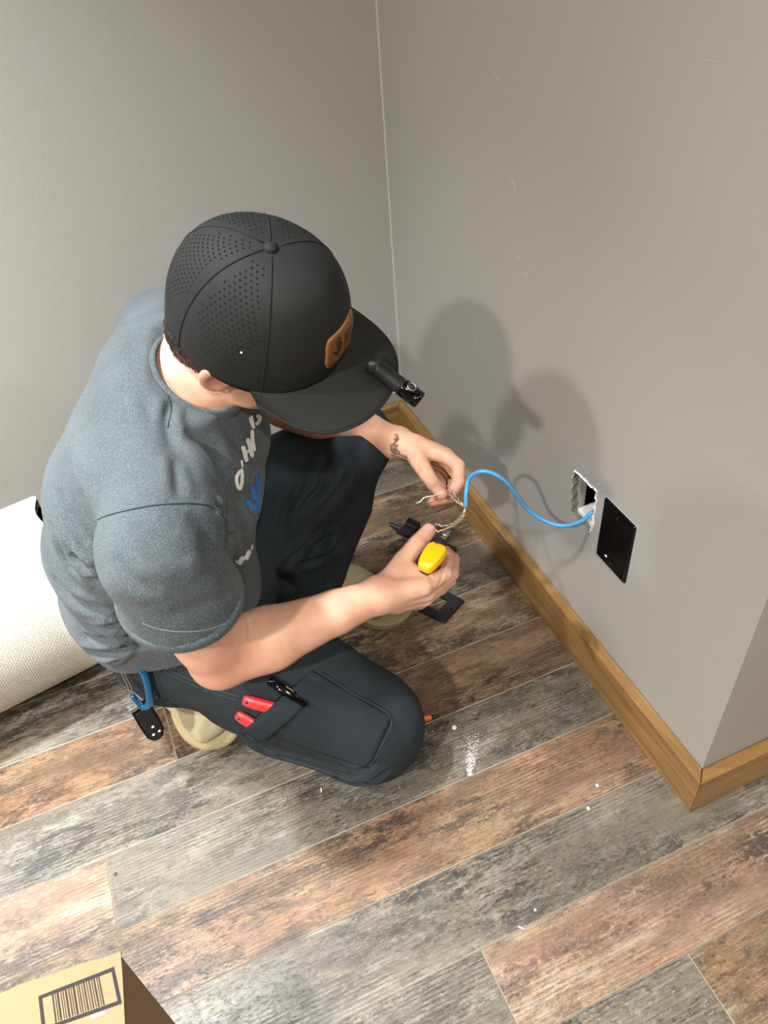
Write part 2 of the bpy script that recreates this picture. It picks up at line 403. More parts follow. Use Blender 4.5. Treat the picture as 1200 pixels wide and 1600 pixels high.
# black cover plate on wall, right of the hole
pl = empty('wall_plate', (0, .706, .27)); tag(pl, 'glossy black blank cover plate screwed to the right wall beside the hole', 'wall plate')
q = [onwall(*p) for p in ((947, 776.5), (996.5, 823), (978, 911.5), (933.5, 864))]
ya = (q[0][1] + q[3][1]) / 2; yb = (q[1][1] + q[2][1]) / 2; za = (q[0][2] + q[1][2]) / 2; zb = (q[2][2] + q[3][2]) / 2
cy, cz = (ya + yb) / 2, (za + zb) / 2
pl.location = (0, cy, cz); hw, hh = (ya - yb) / 2, (za - zb) / 2
def rrect(hx, hy, r, n=5):
    out = []
    for cx, cyy, a0 in ((hx - r, hy - r, 0), (-hx + r, hy - r, 90), (-hx + r, -hy + r, 180), (hx - r, -hy + r, 270)):
        for k in range(n + 1):
            a = math.radians(a0 + 90 * k / n); out.append((cx + r * math.cos(a), cyy + r * math.sin(a)))
    return out
def loftpoly(rings, close0=True, close1=True):     # rings of equal count
    V = []; Fc = []; n = len(rings[0])
    for r in rings: V += r
    for i in range(len(rings) - 1):
        for k in range(n): Fc.append((i * n + k, i * n + (k + 1) % n, (i + 1) * n + (k + 1) % n, (i + 1) * n + k))
    if close0: Fc.append(tuple(range(n))[::-1])
    if close1: Fc.append(tuple(range((len(rings) - 1) * n, len(rings) * n)))
    return V, Fc
def plate_rings(hw, hh, prof, rr=.004):   # prof (inset, height) ; local x = out of wall
    return [[(-h, a, b) for a, b in rrect(hw - i, hh - i, max(rr - i * .3, .0012))] for i, h in prof]
V, Fc = loftpoly(plate_rings(hw, hh, [(0, .0004), (0, .0022), (.0012, .0040), (.0042, .0054), (.0048, .0053)]))
mesh_obj('cover', V, Fc, M_BLKGLOSS, pl)
V, Fc = loftpoly(plate_rings(.0167, .0335, [(0, .0048), (.0, .00545), (.0006, .0056)], .002)); mesh_obj('insert', V, Fc, M_BLKGLOSS, pl)
for s in (-1, 1):
    bm = lathe_bm([(.0001, 0), (.0028, 0), (.0032, -.0005), (.0032, -.001)], 12, False)
    xform(bm, Matrix.Translation((-.0054, 0, s * .0485)) @ Matrix.Rotation(-PI / 2, 4, 'Y')); bm_obj('screw', bm, M_BLK, pl)
bm = box_bm((-.0058, hw * .22, -hh * .70), (-.0052, hw * .36, -hh * .655), .0009); bm_obj('dust_speck', bm, M_GYP, pl)['label'] = 'white plaster speck on the cover'
pf = bm_obj('wall_patch_edge', box_bm((-.0006, -hw - .002, -hh - .005), (0, hw + .004, hh + .001), .0002), simple('pale_ghost', lin(176, 174, 166), .5), pl)
pf['label'] = 'pale unpainted outline showing behind the cover'

# empty black plate frame on the floor
c3 = [at(u, v, .004) for u, v in ((727, 938), (694, 975))]
xa = unit(c3[1] - c3[0]); c0 = at(727, 938, .004); dirl = unit(at(636, 945, .004) - at(694, 975, .004)); dirl = unit(dirl - xa * (dirl @ xa))
wdt = np.linalg.norm(c3[1] - c3[0]); lng = wdt * 1.62
ctr = c3[0] + xa * wdt / 2 + dirl * lng / 2
fr = empty('plate_frame', (ctr[0], ctr[1], 0)); tag(fr, 'empty matte black wall plate frame lying flat on the planks', 'plate frame')
def fring(hx, hy, r, z): return [(*(xa[:2] * a + dirl[:2] * b), z) for a, b in rrect(hx, hy, r)]
hx, hy, ix, iy = wdt / 2, lng / 2, .0172 * wdt / .0765, .034 * wdt / .0765
V, Fc = loftpoly([fring(ix, iy, .002, .0006), fring(hx - .001, hy - .001, .004, .0006), fring(hx, hy, .004, .002), fring(hx - .002, hy - .002, .004, .0058), fring(ix, iy, .002, .0058), fring(ix, iy, .002, .0006)], False, False)
mesh_obj('frame', V, Fc, M_BLKM, fr)
for s in (-1, 1):
    bm = lathe_bm([(.0001, .006), (.002, .006), (.0026, .0056)], 10, False); xform(bm, Matrix.Translation((*(dirl[:2] * s * lng * .42), 0))); bm_obj('screw_hole', bm, M_BLKGLOSS, fr)

# device yoke lying on the floor beneath the hands
ya0 = at(608, 817, .012); ya1 = at(712, 862, .012); ax = unit((ya1 - ya0) * (1, 1, 0)); ay = np.array([-ax[1], ax[0], 0]); yl = np.linalg.norm(ya1 - ya0)
yk = empty('jack_insert', (*((ya0 + ya1) / 2)[:2], 0)); tag(yk, 'black toothed jack insert with metal mounting strap on the floor below the hands', 'jack insert')
def yb_(name, lo, hi, mat, bev=.0006, parent=None):
    bm = box_bm(lo, hi, bev); xform(bm, frame_m((0, 0, 0), ax, ay, (0, 0, 1))); return bm_obj(name, bm, mat, parent or yk)
h = yl / 2
pts = [(-h, -.003), (-h + .012, -.009), (-h + .03, -.011), (h - .026, -.011), (h - .006, -.010), (h, -.006), (h, .006), (h - .006, .010), (h - .026, .011), (-h + .03, .011), (-h + .016, .009), (-h, .001)]
bm = prism_bm(pts, .012, .0136, .0003); xform(bm, frame_m((0, 0, 0), ax, ay, (0, 0, 1))); bm_obj('strap', bm, M_BLK, yk)
yb_('body', (-h + .026, -.0115, .0008), (h - .026, .0115, .0118), M_BLK, .002)
yb_('comb_base', (-h + .036, .010, .004), (-h + .068, .018, .020), M_BLKM, .001)
yb_('end_tab', (h - .024, -.009, .0138), (h - .002, .009, .0185), M_BLKM, .002)
for k in range(7):
    yb_('tooth', (-h + .0362 + k * .0046, .0175, .006), (-h + .0386 + k * .0046, .030, .024), M_BLKM, .0003)
for s in (-1, 1): yb_('contact', (-h + .001, s * .004 - .0010, .0136), (-h + .034, s * .004 + .0010, .0150), M_STEEL, .0002)

# blue network cable out of the hole, untwisted pairs in his hands
M_BLUE = simple('blue_jacket', lin(70, 160, 222), .35, nscale=60, var=.05)
NODE = None
cb = empty('network_cable', (0, .79, .31)); tag(cb, 'bright blue network cable curving from the wall hole to his left hand', 'cable')
def cpt(u, v, x): d = ray(u, v); return CAM + d * ((x - CAM[0]) / d[0])
kpath = [(.07, .80, .30), (.03, .795, .318)] + [tuple(cpt(*p)) for p in ((928, 799, .004), (912, 812, -.012), (890, 820.5, -.03), (868, 820, -.047), (846, 811, -.064), (824, 795, -.084), (806, 772, -.104), (787, 750, -.124), (765, 738, -.142), (746, 738, -.158), (732, 750, -.170), (728.5, 770, -.180), (727.5, 792, -.187))]
path = catmull(kpath, 6)
o = tube_obj('jacket', path - np.array([0, .79, .31]), .0036, M_BLUE, cb, 12)
CEND = path[-1]

# orange driver tip by his knee
M_ORG = simple('orange_grip', lin(232, 104, 30), .4)
a = at(687, 1118, .006); b = at(656, 1124, .006); d = unit(b - a)
sd = empty('screwdriver', (*a[:2], 0)); tag(sd, 'small orange and black screwdriver on the floor by his knee', 'screwdriver')
M = frame_z((0, 0, .0058), d)
bm = lathe_bm([(.0012, 0), (.0022, .001), (.0026, .008), (.0040, .012), (.0042, .015)], 14); bm_obj('tip', xform(bm, M), M_BLK, sd, True)
bm = lathe_bm([(.0042, .015), (.0052, .017), (.0054, .035), (.0046, .050), (.0050, .056), (.0034, .058)], 14); bm_obj('grip', xform(bm, M), M_ORG, sd, True)

# plaster crumbs
def crumb(name, p, s, lab, el=(1, 1, 1), seed=0, n=1, cat='crumb'):
    r = random.Random(seed); bm = bmesh.new(); bmesh.ops.create_icosphere(bm, subdivisions=2, radius=1)
    a = r.uniform(0, 6.28)
    for v in bm.verts:
        k = 1 + r.uniform(-.28, .28); co = Vector((v.co.x * el[0], v.co.y * el[1], max(v.co.z, -.75) * el[2])) * s * k
        v.co = Vector((co.x * math.cos(a) - co.y * math.sin(a), co.x * math.sin(a) + co.y * math.cos(a), co.z))
    mz = min(v.co.z for v in bm.verts)
    for v in bm.verts: v.co.z -= mz
    o = bm_obj(name, bm, M_GYP); o.location = (p[0], p[1], .0002); tag(o, lab, cat); return o
crumb('plaster_chip', at(710, 1138), .0052, 'largest white plaster chip, on the grey plank right of his knee', (1, .8, .45), 1, cat='chip')
crumb('plaster_chip', at(502, 1235), .0036, 'slender white plaster sliver on the floor below his thigh', (.35, 1.3, .3), 2, cat='chip')
crumb('plaster_chip', at(919, 1264), .0034, 'white plaster crumb on the grey plank left of the outside corner', (1, .8, .5), 3, cat='chip')
crumb('plaster_chip', at(933, 1228), .0028, 'white plaster crumb on the orange plank left of the outside corner', (1, .9, .5), 4, cat='chip')
crumb('plaster_chip', at(814, 1450), .0034, 'slim white plaster crumb at the end joint of the rose plank', (.4, 1.4, .4), 5, cat='chip')
crumb('plaster_chip', at(836, 1422), .0026, 'tiny white plaster crumb just above the rose plank', (.8, .8, .5), 6, cat='chip')
crumb('plaster_chip', at(180, 1366), .0032, 'small brown crumb beside the plank joint at the left', (.8, 1, .6), 7, cat='chip').data.materials[0] = simple('brown_crumb', lin(110, 80, 60), .8)
def dust(name, gen, lab):          # very fine spill: one countless thing
    V = []; Fc = []
    for (u, v, s) in gen:
        p = at(u, v, .0003); b = len(V); a = random.uniform(0, 6.28); k = random.choice((4, 5))
        for j in range(k):
            aa = a + j * 2 * PI / k; V.append((p[0] + s * math.cos(aa) * random.uniform(.6, 1.2), p[1] + s * math.sin(aa) * random.uniform(.6, 1.2), .0003))
        V.append((p[0], p[1], .0003 + s * .8)); c = len(V) - 1
        for j in range(k): Fc.append((b + j, b + (j + 1) % k, c))
    o = mesh_obj(name, V, Fc, M_GYP); tag(o, lab, 'dust', kind='stuff'); return o
g = []
for _ in range(520):
    t = random.betavariate(2.4, 1.2); v = 1140 + 72 * t; u = 734 + random.gauss(0, 2.2 + 7 * (1 - t)) + 3 * (1 - t); g.append((u, v, random.uniform(.0003, .0011)))
for _ in range(160): g.append((random.gauss(720, 38), random.gauss(1160, 30), random.uniform(.0003, .0008)))
dust('plaster_dust', [x for x in g if x[0] > 672], 'white plaster dust spilled on the planks right of his knee')
g = []
for _ in range(420):
    g.append((random.uniform(0, 1200), random.uniform(1180, 1600), random.uniform(.0003, .0007)))
for _ in range(120): g.append((random.uniform(640, 880), random.uniform(830, 1010), random.uniform(.0003, .0007)))
g = [x for x in g if not (at(x[0], x[1])[0] > -.025 and at(x[0], x[1])[1] > .40)]
dust('floor_specks', g, 'fine pale specks strewn over the whole floor')

# cardboard box, bottom left
M_CARD = NT('cardboard'); v = M_CARD.coord(scale=(1, 1, 1)); f = M_CARD.noise(v, 18, 5); f2 = M_CARD.noise(M_CARD.coord(scale=(4, 260, 4)), 1, 2)
M_CARD.set(Base_Color=M_CARD.mix(f, lin(156, 127, 94), lin(142, 113, 80)), Roughness=.75); M_CARD.bump(f2, .12, .0008); M_CARD = M_CARD.m
M_INK = simple('print_ink', lin(14, 13, 12), .7)
BZ = .32
c0 = at(187, 1489, BZ); e1 = unit((at(0, 1552, BZ) - c0) * (1, 1, 0)); e2 = unit((at(204, 1600, BZ) - c0) * (1, 1, 0)); e2 = unit(e2 - e1 * (e2 @ e1))
bx = empty('cardboard_box', (*c0[:2], 0)); tag(bx, 'brown cardboard box with a printed barcode on its top', 'box')
def bxp(a, b, z): return (*(e1[:2] * a + e2[:2] * b), z)
LA, LB = .34, .26
def bx_box(name, a0, a1, b0, b1, z0, z1, mat, bev=.0012):
    bm = box_bm((a0, b0, z0), (a1, b1, z1), bev); M = frame_m((0, 0, 0), e1, e2, (0, 0, 1)); xform(bm, M)
    bmesh.ops.recalc_face_normals(bm, faces=bm.faces); return bm_obj(name, bm, mat, bx)
bx_box('carton_body', 0, LA, 0, LB, .0008, BZ - .0032, M_CARD, .002)
# slightly buckled top flap with a crushed corner
nx, ny = 28, 16; V = []; Fc = []
def topz(a, b): 
    z = BZ + .0016 * math.sin(a * 26) * math.exp(-b / .03) - .0008
    return z + .003 * math.exp(-((a - .004) ** 2 + (b - .004) ** 2) / .00012)
for i in range(nx + 1):
    for j in range(ny + 1):
        a = -.0015 + (LA + .003) * i / nx; b = -.0015 + .0012 * math.sin(i * 1.3) * (j == 0) + (LB * .5) * j / ny
        V.append(bxp(a, b, topz(a, b)))
N1 = len(V); V += [(x, y, z - .0028) for x, y, z in V]
for i in range(nx):
    for j in range(ny):
        a = i * (ny + 1) + j; b = a + ny + 1; Fc += [(a, b, b + 1, a + 1), (N1 + a + 1, N1 + b + 1, N1 + b, N1 + a)]
ed = [i * (ny + 1) for i in range(nx + 1)] + [nx * (ny + 1) + j for j in range(1, ny + 1)] + [i * (ny + 1) + ny for i in range(nx - 1, -1, -1)] + [j for j in range(ny - 1, 0, -1)]
for a, b in zip(ed, ed[1:] + ed[:1]): Fc.append((a, b, N1 + b, N1 + a))
o = mesh_obj('top_flap', V, Fc, M_CARD, bx); bmf = bmesh.new(); bmf.from_mesh(o.data); bmesh.ops.recalc_face_normals(bmf, faces=bmf.faces); bmf.to_mesh(o.data); bmf.free()
bx_box('top_flap', 0, LA, LB * .5 + .001, LB, BZ - .0030, BZ - .0004, M_CARD, .0006)
# barcode print: frame + bars, thin ink film
def P2(u, v): 
    p = at(u, v, BZ) - c0; return (p @ e1, p @ e2)
BA = [P2(*p) for p in ((60, 1557), (178, 1511), (190, 1568), (66, 1612))]      # TL TR BR BL outer
def bil(s, t):
    a = np.array(BA[0]) * (1 - s) * (1 - t) + np.array(BA[1]) * s * (1 - t) + np.array(BA[2]) * s * t + np.array(BA[3]) * (1 - s) * t
    return a
def inkq(V, Fc, s0, s1, t0, t1):
    b = len(V); ns = 10 if s1 - s0 > .3 else 1; nt = 8 if t1 - t0 > .3 else 1
    for i in range(ns + 1):
        for j in range(nt + 1):
            a = bil(s0 + (s1 - s0) * i / ns, t0 + (t1 - t0) * j / nt); V.append(bxp(a[0], a[1], topz(a[0], a[1]) + .0007))
    for i in range(ns):
        for j in range(nt):
            q = b + i * (nt + 1) + j; Fc.append((q, q + nt + 1, q + nt + 2, q + 1))
V = []; Fc = []
for s in ((0, 1, 0, .10), (0, 1, .90, 1), (0, .042, .10, .90), (.958, 1, .10, .90)): inkq(V, Fc, *s)
s = .17
for wd, gp in ((.016, .012), (.008, .01), (.02, .014), (.008, .012), (.008, .014), (.02, .012), (.012, .01), (.008, .012), (.022, .014), (.008, .01), (.012, .014), (.008, .012), (.016, .012), (.008, .014), (.014, .012), (.008, .012), (.018, .012), (.008, .01), (.014, .014), (.008, .012), (.012, .012), (.02, .01), (.008, .012)):
    inkq(V, Fc, s, s + wd, .10, .88); s += (wd + gp) * 1.38
    if s > .8: break
o = mesh_obj('barcode_print', V, Fc, M_INK, bx)
V = []; Fc = []; inkq(V, Fc, .60, .78, 1.03, 1.12); mesh_obj('white_label', V, Fc, M_WHITEP, bx)

# rolled carpet against the back wall, woven backing outward
M_CARPET = NT('carpet_backing'); tc = M_CARPET.n('ShaderNodeUVMap'); uv = tc.outputs[0]
br = M_CARPET.n('ShaderNodeTexBrick', i_Vector=M_CARPET.n('ShaderNodeMapping', i_Vector=uv, i_Scale=(1, 1, 1)).outputs[0], i_Scale=1.0, i_Mortar_Size=.0011, i_Mortar_Smooth=.4, i_Brick_Width=.0095, i_Row_Height=.0042)
br.inputs['Color1'].default_value = (*lin(206, 201, 190), 1); br.inputs['Color2'].default_value = (*lin(180, 175, 164), 1); br.inputs['Mortar'].default_value = (*lin(118, 112, 98), 1)
nz = M_CARPET.noise(uv, 90, 5); nz2 = M_CARPET.noise(uv, 420, 2)
c = M_CARPET.mix(.5, br.outputs['Color'], M_CARPET.mix(M_CARPET.ramp(nz2, [(.3, 0), (.7, 1)]), lin(166, 160, 148), lin(218, 213, 204)))
c = M_CARPET.mix(M_CARPET.math('MULTIPLY', nz, .4), c, lin(232, 226, 212))
M_CARPET.set(Base_Color=c, Roughness=.95); M_CARPET.bump(M_CARPET.math('SUBTRACT', nz2, M_CARPET.math('MULTIPLY', br.outputs['Fac'], 1.5)), .6, .0016); M_CARPET = M_CARPET.m
M_PILE = simple('dark_pile', lin(58, 54, 48), .95, nscale=260, var=.8, bump=.9)
ang = math.radians(11); rx = np.array([math.cos(ang), math.sin(ang), 0]); ry = np.array([-math.sin(ang), math.cos(ang), 0])
RE = np.array([-.858, 1.238, 0]); R0 = .186
cr = empty('carpet_roll', tuple(RE)); tag(cr, 'rolled carpet with beige woven backing outward by the back wall', 'carpet')
def spiral(n=150, turns=2.7):
    out = []
    for i in range(n + 1):
        t = i / n; a = -PI * .30 - t * turns * 2 * PI; r = R0 - .048 * t * turns
        y = math.cos(a) * r * 1.10; z = R0 + math.sin(a) * r
        out.append((y, z))
    return out
sp = spiral(); nl = 26; V = []; Fc = []; UV = []
arc = [0]
for a, b in zip(sp, sp[1:]): arc.append(arc[-1] + math.dist(a, b))
tk = .011
for j in range(nl + 1):
    L = -1.35 * j / nl
    for i, (y, z) in enumerate(sp):
        a = sp[max(i - 1, 0)]; b = sp[min(i + 1, len(sp) - 1)]; tx, tz = b[0] - a[0], b[1] - a[1]; q = math.hypot(tx, tz) or 1
        nxn, nzn = tz / q, -tx / q
        wob = .004 * math.sin(L * 11 + y * 9) + (.006 * math.sin(i * .9) if j == 0 else 0)
        for s in (0, 1):
            yy, zz = y + nxn * tk * s, z + nzn * tk * s; p = rx * (L + wob) + ry * yy; V.append((p[0], p[1], max(zz + .0015, .002)))
            UV.append((arc[i], L))
ns = len(sp)
def vi(j, i, s): return (j * ns + i) * 2 + s
mi = []
for j in range(nl):
    for i in range(ns - 1):
        Fc.append((vi(j, i, 0), vi(j, i + 1, 0), vi(j + 1, i + 1, 0), vi(j + 1, i, 0))); mi.append(0)
        Fc.append((vi(j, i, 1), vi(j + 1, i, 1), vi(j + 1, i + 1, 1), vi(j, i + 1, 1))); mi.append(1)
for j in (0, nl):
    for i in range(ns - 1): Fc.append((vi(j, i, 0), vi(j, i + 1, 0), vi(j, i + 1, 1), vi(j, i, 1))); mi.append(1)
for i in (0, ns - 1):
    for j in range(nl): Fc.append((vi(j, i, 0), vi(j + 1, i, 0), vi(j + 1, i, 1), vi(j, i, 1))); mi.append(1)
o = mesh_obj('rolled_sheet', V, Fc, [M_CARPET, M_PILE], cr, True, mi)
uvl = o.data.uv_layers.new(name='UVMap'); li = np.zeros(len(o.data.loops), np.int32); o.data.loops.foreach_get('vertex_index', li)
uvl.data.foreach_set('uv', np.array(UV, np.float32)[li].ravel())

# ==================================================================== the person
# ---- distance-field modelling helpers
def rc(p, a, b, ra, rb):
    a = np.asarray(a, np.float32); b = np.asarray(b, np.float32); ba = b - a; L2 = float(ba @ ba) + 1e-12
    pa = p - a; t = np.clip(pa @ ba / L2, 0, 1)
    return np.linalg.norm(pa - t[..., None] * ba, axis=-1) - (ra + (rb - ra) * t)
def ell(p, c, M, s):               # M rows = local axes
    q = (p - np.asarray(c, np.float32)) @ np.asarray(M, np.float32).T; s = np.asarray(s, np.float32)
    k0 = np.linalg.norm(q / s, axis=-1); k1 = np.linalg.norm(q / (s * s), axis=-1) + 1e-9
    return k0 * (k0 - 1) / k1
def slab(p, c0, c1, X, Y, a0, b0, a1, b1):    # elliptic cone segment with rounded ends
    c0 = np.asarray(c0, np.float32); w = np.asarray(c1, np.float32) - c0; L = float(np.linalg.norm(w)); wn = w / L
    pa = p - c0; h = pa @ wn; t = np.clip(h / L, 0, 1); ex = h - t * L
    q = pa - (t * L)[..., None] * wn - ex[..., None] * wn
    X = np.asarray(X, np.float32); Y = np.asarray(Y, np.float32)
    dx = q @ X; dy = q @ Y; a = a0 + (a1 - a0) * t; b = b0 + (b1 - b0) * t; c = np.minimum(a, b) * .8
    k0 = np.sqrt((dx / a) ** 2 + (dy / b) ** 2 + (ex / c) ** 2); r = np.sqrt(dx * dx + dy * dy + ex * ex) + 1e-9
    return np.where(k0 > 1e-4, r * (1 - 1 / np.maximum(k0, 1e-4)), -np.minimum(a, b))
def smin(a, b, k):
    if k <= 0: return np.minimum(a, b)
    h = np.maximum(k - np.abs(a - b), 0) / k; return np.minimum(a, b) - h * h * h * k / 6
def smax(a, b, k): return -smin(-a, -b, k)
class Vol:
    def __init__(s, lo, hi, h):
        s.lo = np.array(lo, float); s.h = h; s.n = np.ceil((np.array(hi) - s.lo) / h).astype(int) + 1
        s.d = np.full(s.n, .06, np.float32)
    def region(s, lo, hi):
        a = np.clip(np.floor((np.array(lo) - s.lo) / s.h).astype(int), 0, s.n); b = np.clip(np.ceil((np.array(hi) - s.lo) / s.h).astype(int) + 1, 0, s.n)
        sl = tuple(slice(x, y) for x, y in zip(a, b))
        g = [(s.lo[i] + s.h * np.arange(a[i], b[i])).astype(np.float32) for i in range(3)]
        P = np.stack(np.meshgrid(*g, indexing='ij'), -1); return sl, P
    def op(s, f, lo, hi, k=0.0, mode='add'):
        sl, P = s.region(lo, hi)
        if P.size == 0: return
        v = f(P).astype(np.float32)
        if mode == 'add': s.d[sl] = smin(s.d[sl], v, k)
        elif mode == 'sub': s.d[sl] = smax(s.d[sl], -v, k)
        elif mode == 'and': s.d[sl] = smax(s.d[sl], v, k)
    def cone(s, a, b, ra, rb, k=.01, mode='add'):
        a = np.array(a, float); b = np.array(b, float); m = max(ra, rb) + k + .03
        s.op(lambda P: rc(P, a, b, ra, rb), np.minimum(a, b) - m, np.maximum(a, b) + m, k, mode)
    def chain(s, pts, rs, k=.008, mode='add'):
        for i in range(len(pts) - 1): s.cone(pts[i], pts[i + 1], rs[i], rs[i + 1], k, mode)
    def ell(s, c, M, r, k=.01, mode='add'):
        c = np.array(c, float); m = max(r) + k + .03; s.op(lambda P: ell(P, c, M, r), c - m, c + m, k, mode)
    def slab(s, c0, c1, X, Y, a0, b0, a1, b1, k=.02, mode='add'):
        c0 = np.array(c0, float); c1 = np.array(c1, float); m = max(a0, b0, a1, b1) + k + .03
        s.op(lambda P: slab(P, c0, c1, X, Y, a0, b0, a1, b1), np.minimum(c0, c1) - m, np.maximum(c0, c1) + m, k, mode)
    def plane(s, c, n, lo, hi, k=0.0):     # keep the side the normal points away from
        c = np.asarray(c, np.float32); n = unit(n).astype(np.float32)
        s.op(lambda P: (P - c) @ n, lo, hi, k, 'and')
def surface_nets(vol, smooth=1):
    d = vol.d; nx, ny, nz = d.shape; s = d < 0
    c = np.zeros((nx - 1, ny - 1, nz - 1), np.uint8)
    for i in (0, 1):
        for j in (0, 1):
            for k in (0, 1): c += s[i:nx - 1 + i, j:ny - 1 + j, k:nz - 1 + k]
    act = np.flatnonzero((c > 0) & (c < 8)); ci, cj, ck = np.unravel_index(act, c.shape)
    val = {}
    for i in (0, 1):
        for j in (0, 1):
            for k in (0, 1): val[(i, j, k)] = d[ci + i, cj + j, ck + k]
    acc = np.zeros((len(act), 3)); cnt = np.zeros(len(act))
    for ax in range(3):
        for u in (0, 1):
            for v in (0, 1):
                a = [0, 0, 0]; o = [x for x in range(3) if x != ax]; a[o[0]] = u; a[o[1]] = v; b = list(a); b[ax] = 1
                va = val[tuple(a)]; vb = val[tuple(b)]; m = (va < 0) != (vb < 0)
                t = np.where(m, va / np.where(m, va - vb, 1), 0); pt = np.tile(np.array(a, float), (len(act), 1)); pt[:, ax] = t
                acc[m] += pt[m]; cnt[m] += 1
    P = acc / cnt[:, None] + np.stack([ci, cj, ck], 1); V = vol.lo + P * vol.h
    Q = []; shp = c.shape
    for ax in range(3):
        o = [x for x in range(3) if x != ax]
        s0 = np.take(s, range(0, s.shape[ax] - 1), ax); s1 = np.take(s, range(1, s.shape[ax]), ax)
        e = np.argwhere(s0 != s1); e = e[(e[:, o[0]] > 0) & (e[:, o[1]] > 0) & (e[:, o[0]] < s.shape[o[0]] - 1) & (e[:, o[1]] < s.shape[o[1]] - 1)]
        inside = s[e[:, 0], e[:, 1], e[:, 2]]
        ids = []
        for du, dv in ((-1, -1), (0, -1), (0, 0), (-1, 0)):
            q = e.copy(); q[:, o[0]] += du; q[:, o[1]] += dv
            ids.append(np.searchsorted(act, np.ravel_multi_index((q[:, 0], q[:, 1], q[:, 2]), shp)))
        ids = np.stack(ids, 1); flip = inside if ax != 1 else ~inside
        ids[~flip] = ids[~flip][:, ::-1]; Q.append(ids)
    Q = np.concatenate(Q)
    for _ in range(smooth): V = lap(V, Q, .5)
    return V, Q
def adj(Q): 
    E_ = np.concatenate([Q[:, [0, 1]], Q[:, [1, 2]], Q[:, [2, 3]], Q[:, [3, 0]]]); return E_
def lap(V, Q, f):
    E_ = adj(Q); A = np.zeros_like(V); n = np.zeros(len(V))
    for c in range(3): A[:, c] = np.bincount(E_[:, 0], V[E_[:, 1], c], len(V)) + np.bincount(E_[:, 1], V[E_[:, 0], c], len(V))
    n = np.bincount(E_[:, 0], minlength=len(V)) + np.bincount(E_[:, 1], minlength=len(V))
    return V + f * (A / np.maximum(n, 1)[:, None] - V)
def normals(V, Q):
    n = np.cross(V[Q[:, 2]] - V[Q[:, 0]], V[Q[:, 3]] - V[Q[:, 1]]); N = np.zeros_like(V)
    for k in range(4):
        for c in range(3): N[:, c] += np.bincount(Q[:, k], n[:, c], len(V))
    return N / (np.linalg.norm(N, axis=1)[:, None] + 1e-12)
def biggest(V, Q):                 # keep only the largest connected shell
    lab = np.arange(len(V)); E_ = adj(Q)
    while True:
        m = lab.copy(); np.minimum.at(m, E_[:, 0], lab[E_[:, 1]]); np.minimum.at(m, E_[:, 1], lab[E_[:, 0]]); m = m[m]
        m = m[m]
        if (m == lab).all(): break
        lab = m
    k = np.bincount(lab).argmax(); keep = lab == k; idx = np.cumsum(keep) - 1
    return V[keep], idx[Q[keep[Q[:, 0]]]]
def bvh(V, Q): return BVHTree.FromPolygons([tuple(v) for v in V], [tuple(q) for q in Q.tolist()])
def vnoise(P, scale, seed=0):      # smooth value noise, numpy
    q = P * scale + seed * 17.31; i = np.floor(q).astype(np.int64); f = q - i; f = f * f * (3 - 2 * f); out = 0
    for dx in (0, 1):
        for dy in (0, 1):
            for dz in (0, 1):
                h = ((i[:, 0] + dx) * 73856093) ^ ((i[:, 1] + dy) * 19349663) ^ ((i[:, 2] + dz) * 83492791); h = (h * 2654435761) & 0xffffffff
                w_ = (f[:, 0] if dx else 1 - f[:, 0]) * (f[:, 1] if dy else 1 - f[:, 1]) * (f[:, 2] if dz else 1 - f[:, 2])
                out = out + w_ * (h / 0xffffffff)
    return out * 2 - 1
CAMV = Vector(CAM)
def cast(tree, u, v):              # where the line of sight through a photo pixel meets a modelled surface
    d = Vector(ray(u, v)).normalized(); loc, nrm, i, dist = tree.ray_cast(CAMV, d)
    if loc is None: return None
    nrm = Vector(nrm);  nrm = -nrm if nrm.dot(d) > 0 else nrm
    return np.array(loc), np.array(nrm)
def castline(tree, px, step=4.0):
    out = []
    for (a, b) in zip(px, px[1:]):
        n = max(1, int(math.dist(a, b) / step))
        for k in range(n):
            h = cast(tree, a[0] + (b[0] - a[0]) * k / n, a[1] + (b[1] - a[1]) * k / n)
            if h is not None: out.append(h)
    h = cast(tree, *px[-1])
    if h is not None: out.append(h)
    return out
def smoothpx(px, n=6): return [tuple(p) for p in catmull([(*p, 0) for p in px], n)[:, :2]]
def seg_dist(V, pts):              # distance to a 3-D polyline (chunked)
    best = np.full(len(V), 9.0); tt = np.zeros(len(V)); pts = np.asarray(pts)
    lo = pts.min(0) - .05; hi = pts.max(0) + .05; idx = np.flatnonzero(((V > lo) & (V < hi)).all(1)); P = V[idx]; b = np.full(len(P), 9.0); tl = np.zeros(len(P)); n = len(pts) - 1
    for i in range(n):
        a, c = pts[i], pts[i + 1]; ba = c - a; t = np.clip((P - a) @ ba / (ba @ ba + 1e-12), 0, 1); dd = np.linalg.norm(P - a - t[:, None] * ba, axis=1)
        m = dd < b; b[m] = dd[m]; tl[m] = (i + t[m]) / n
    best[idx] = b; tt[idx] = tl; return best, tt
def crease(V, N, tree, px, depth, width, taper=True, ridge=.5):
    """fold in cloth along a line: a groove of given depth with soft ridges each side"""
    L_ = castline(tree, smoothpx(px), 5.0)
    if len(L_) < 2: return V
    pts = [L_[0][0]]
    for h_ in L_[1:]:
        if np.linalg.norm(h_[0] - pts[-1]) < .05: pts.append(h_[0])
    if len(pts) < 2: return V
    d, t = seg_dist(V, pts); w_ = width; amp = np.where(taper, np.sin(np.clip(t, 0, 1) * PI) ** .6, 1) if taper else 1
    prof = -depth * np.exp(-(d / w_) ** 2) + depth * ridge * np.exp(-((d - 2.1 * w_) / (1.2 * w_)) ** 2)
    return V + N * (prof * amp)[:, None]

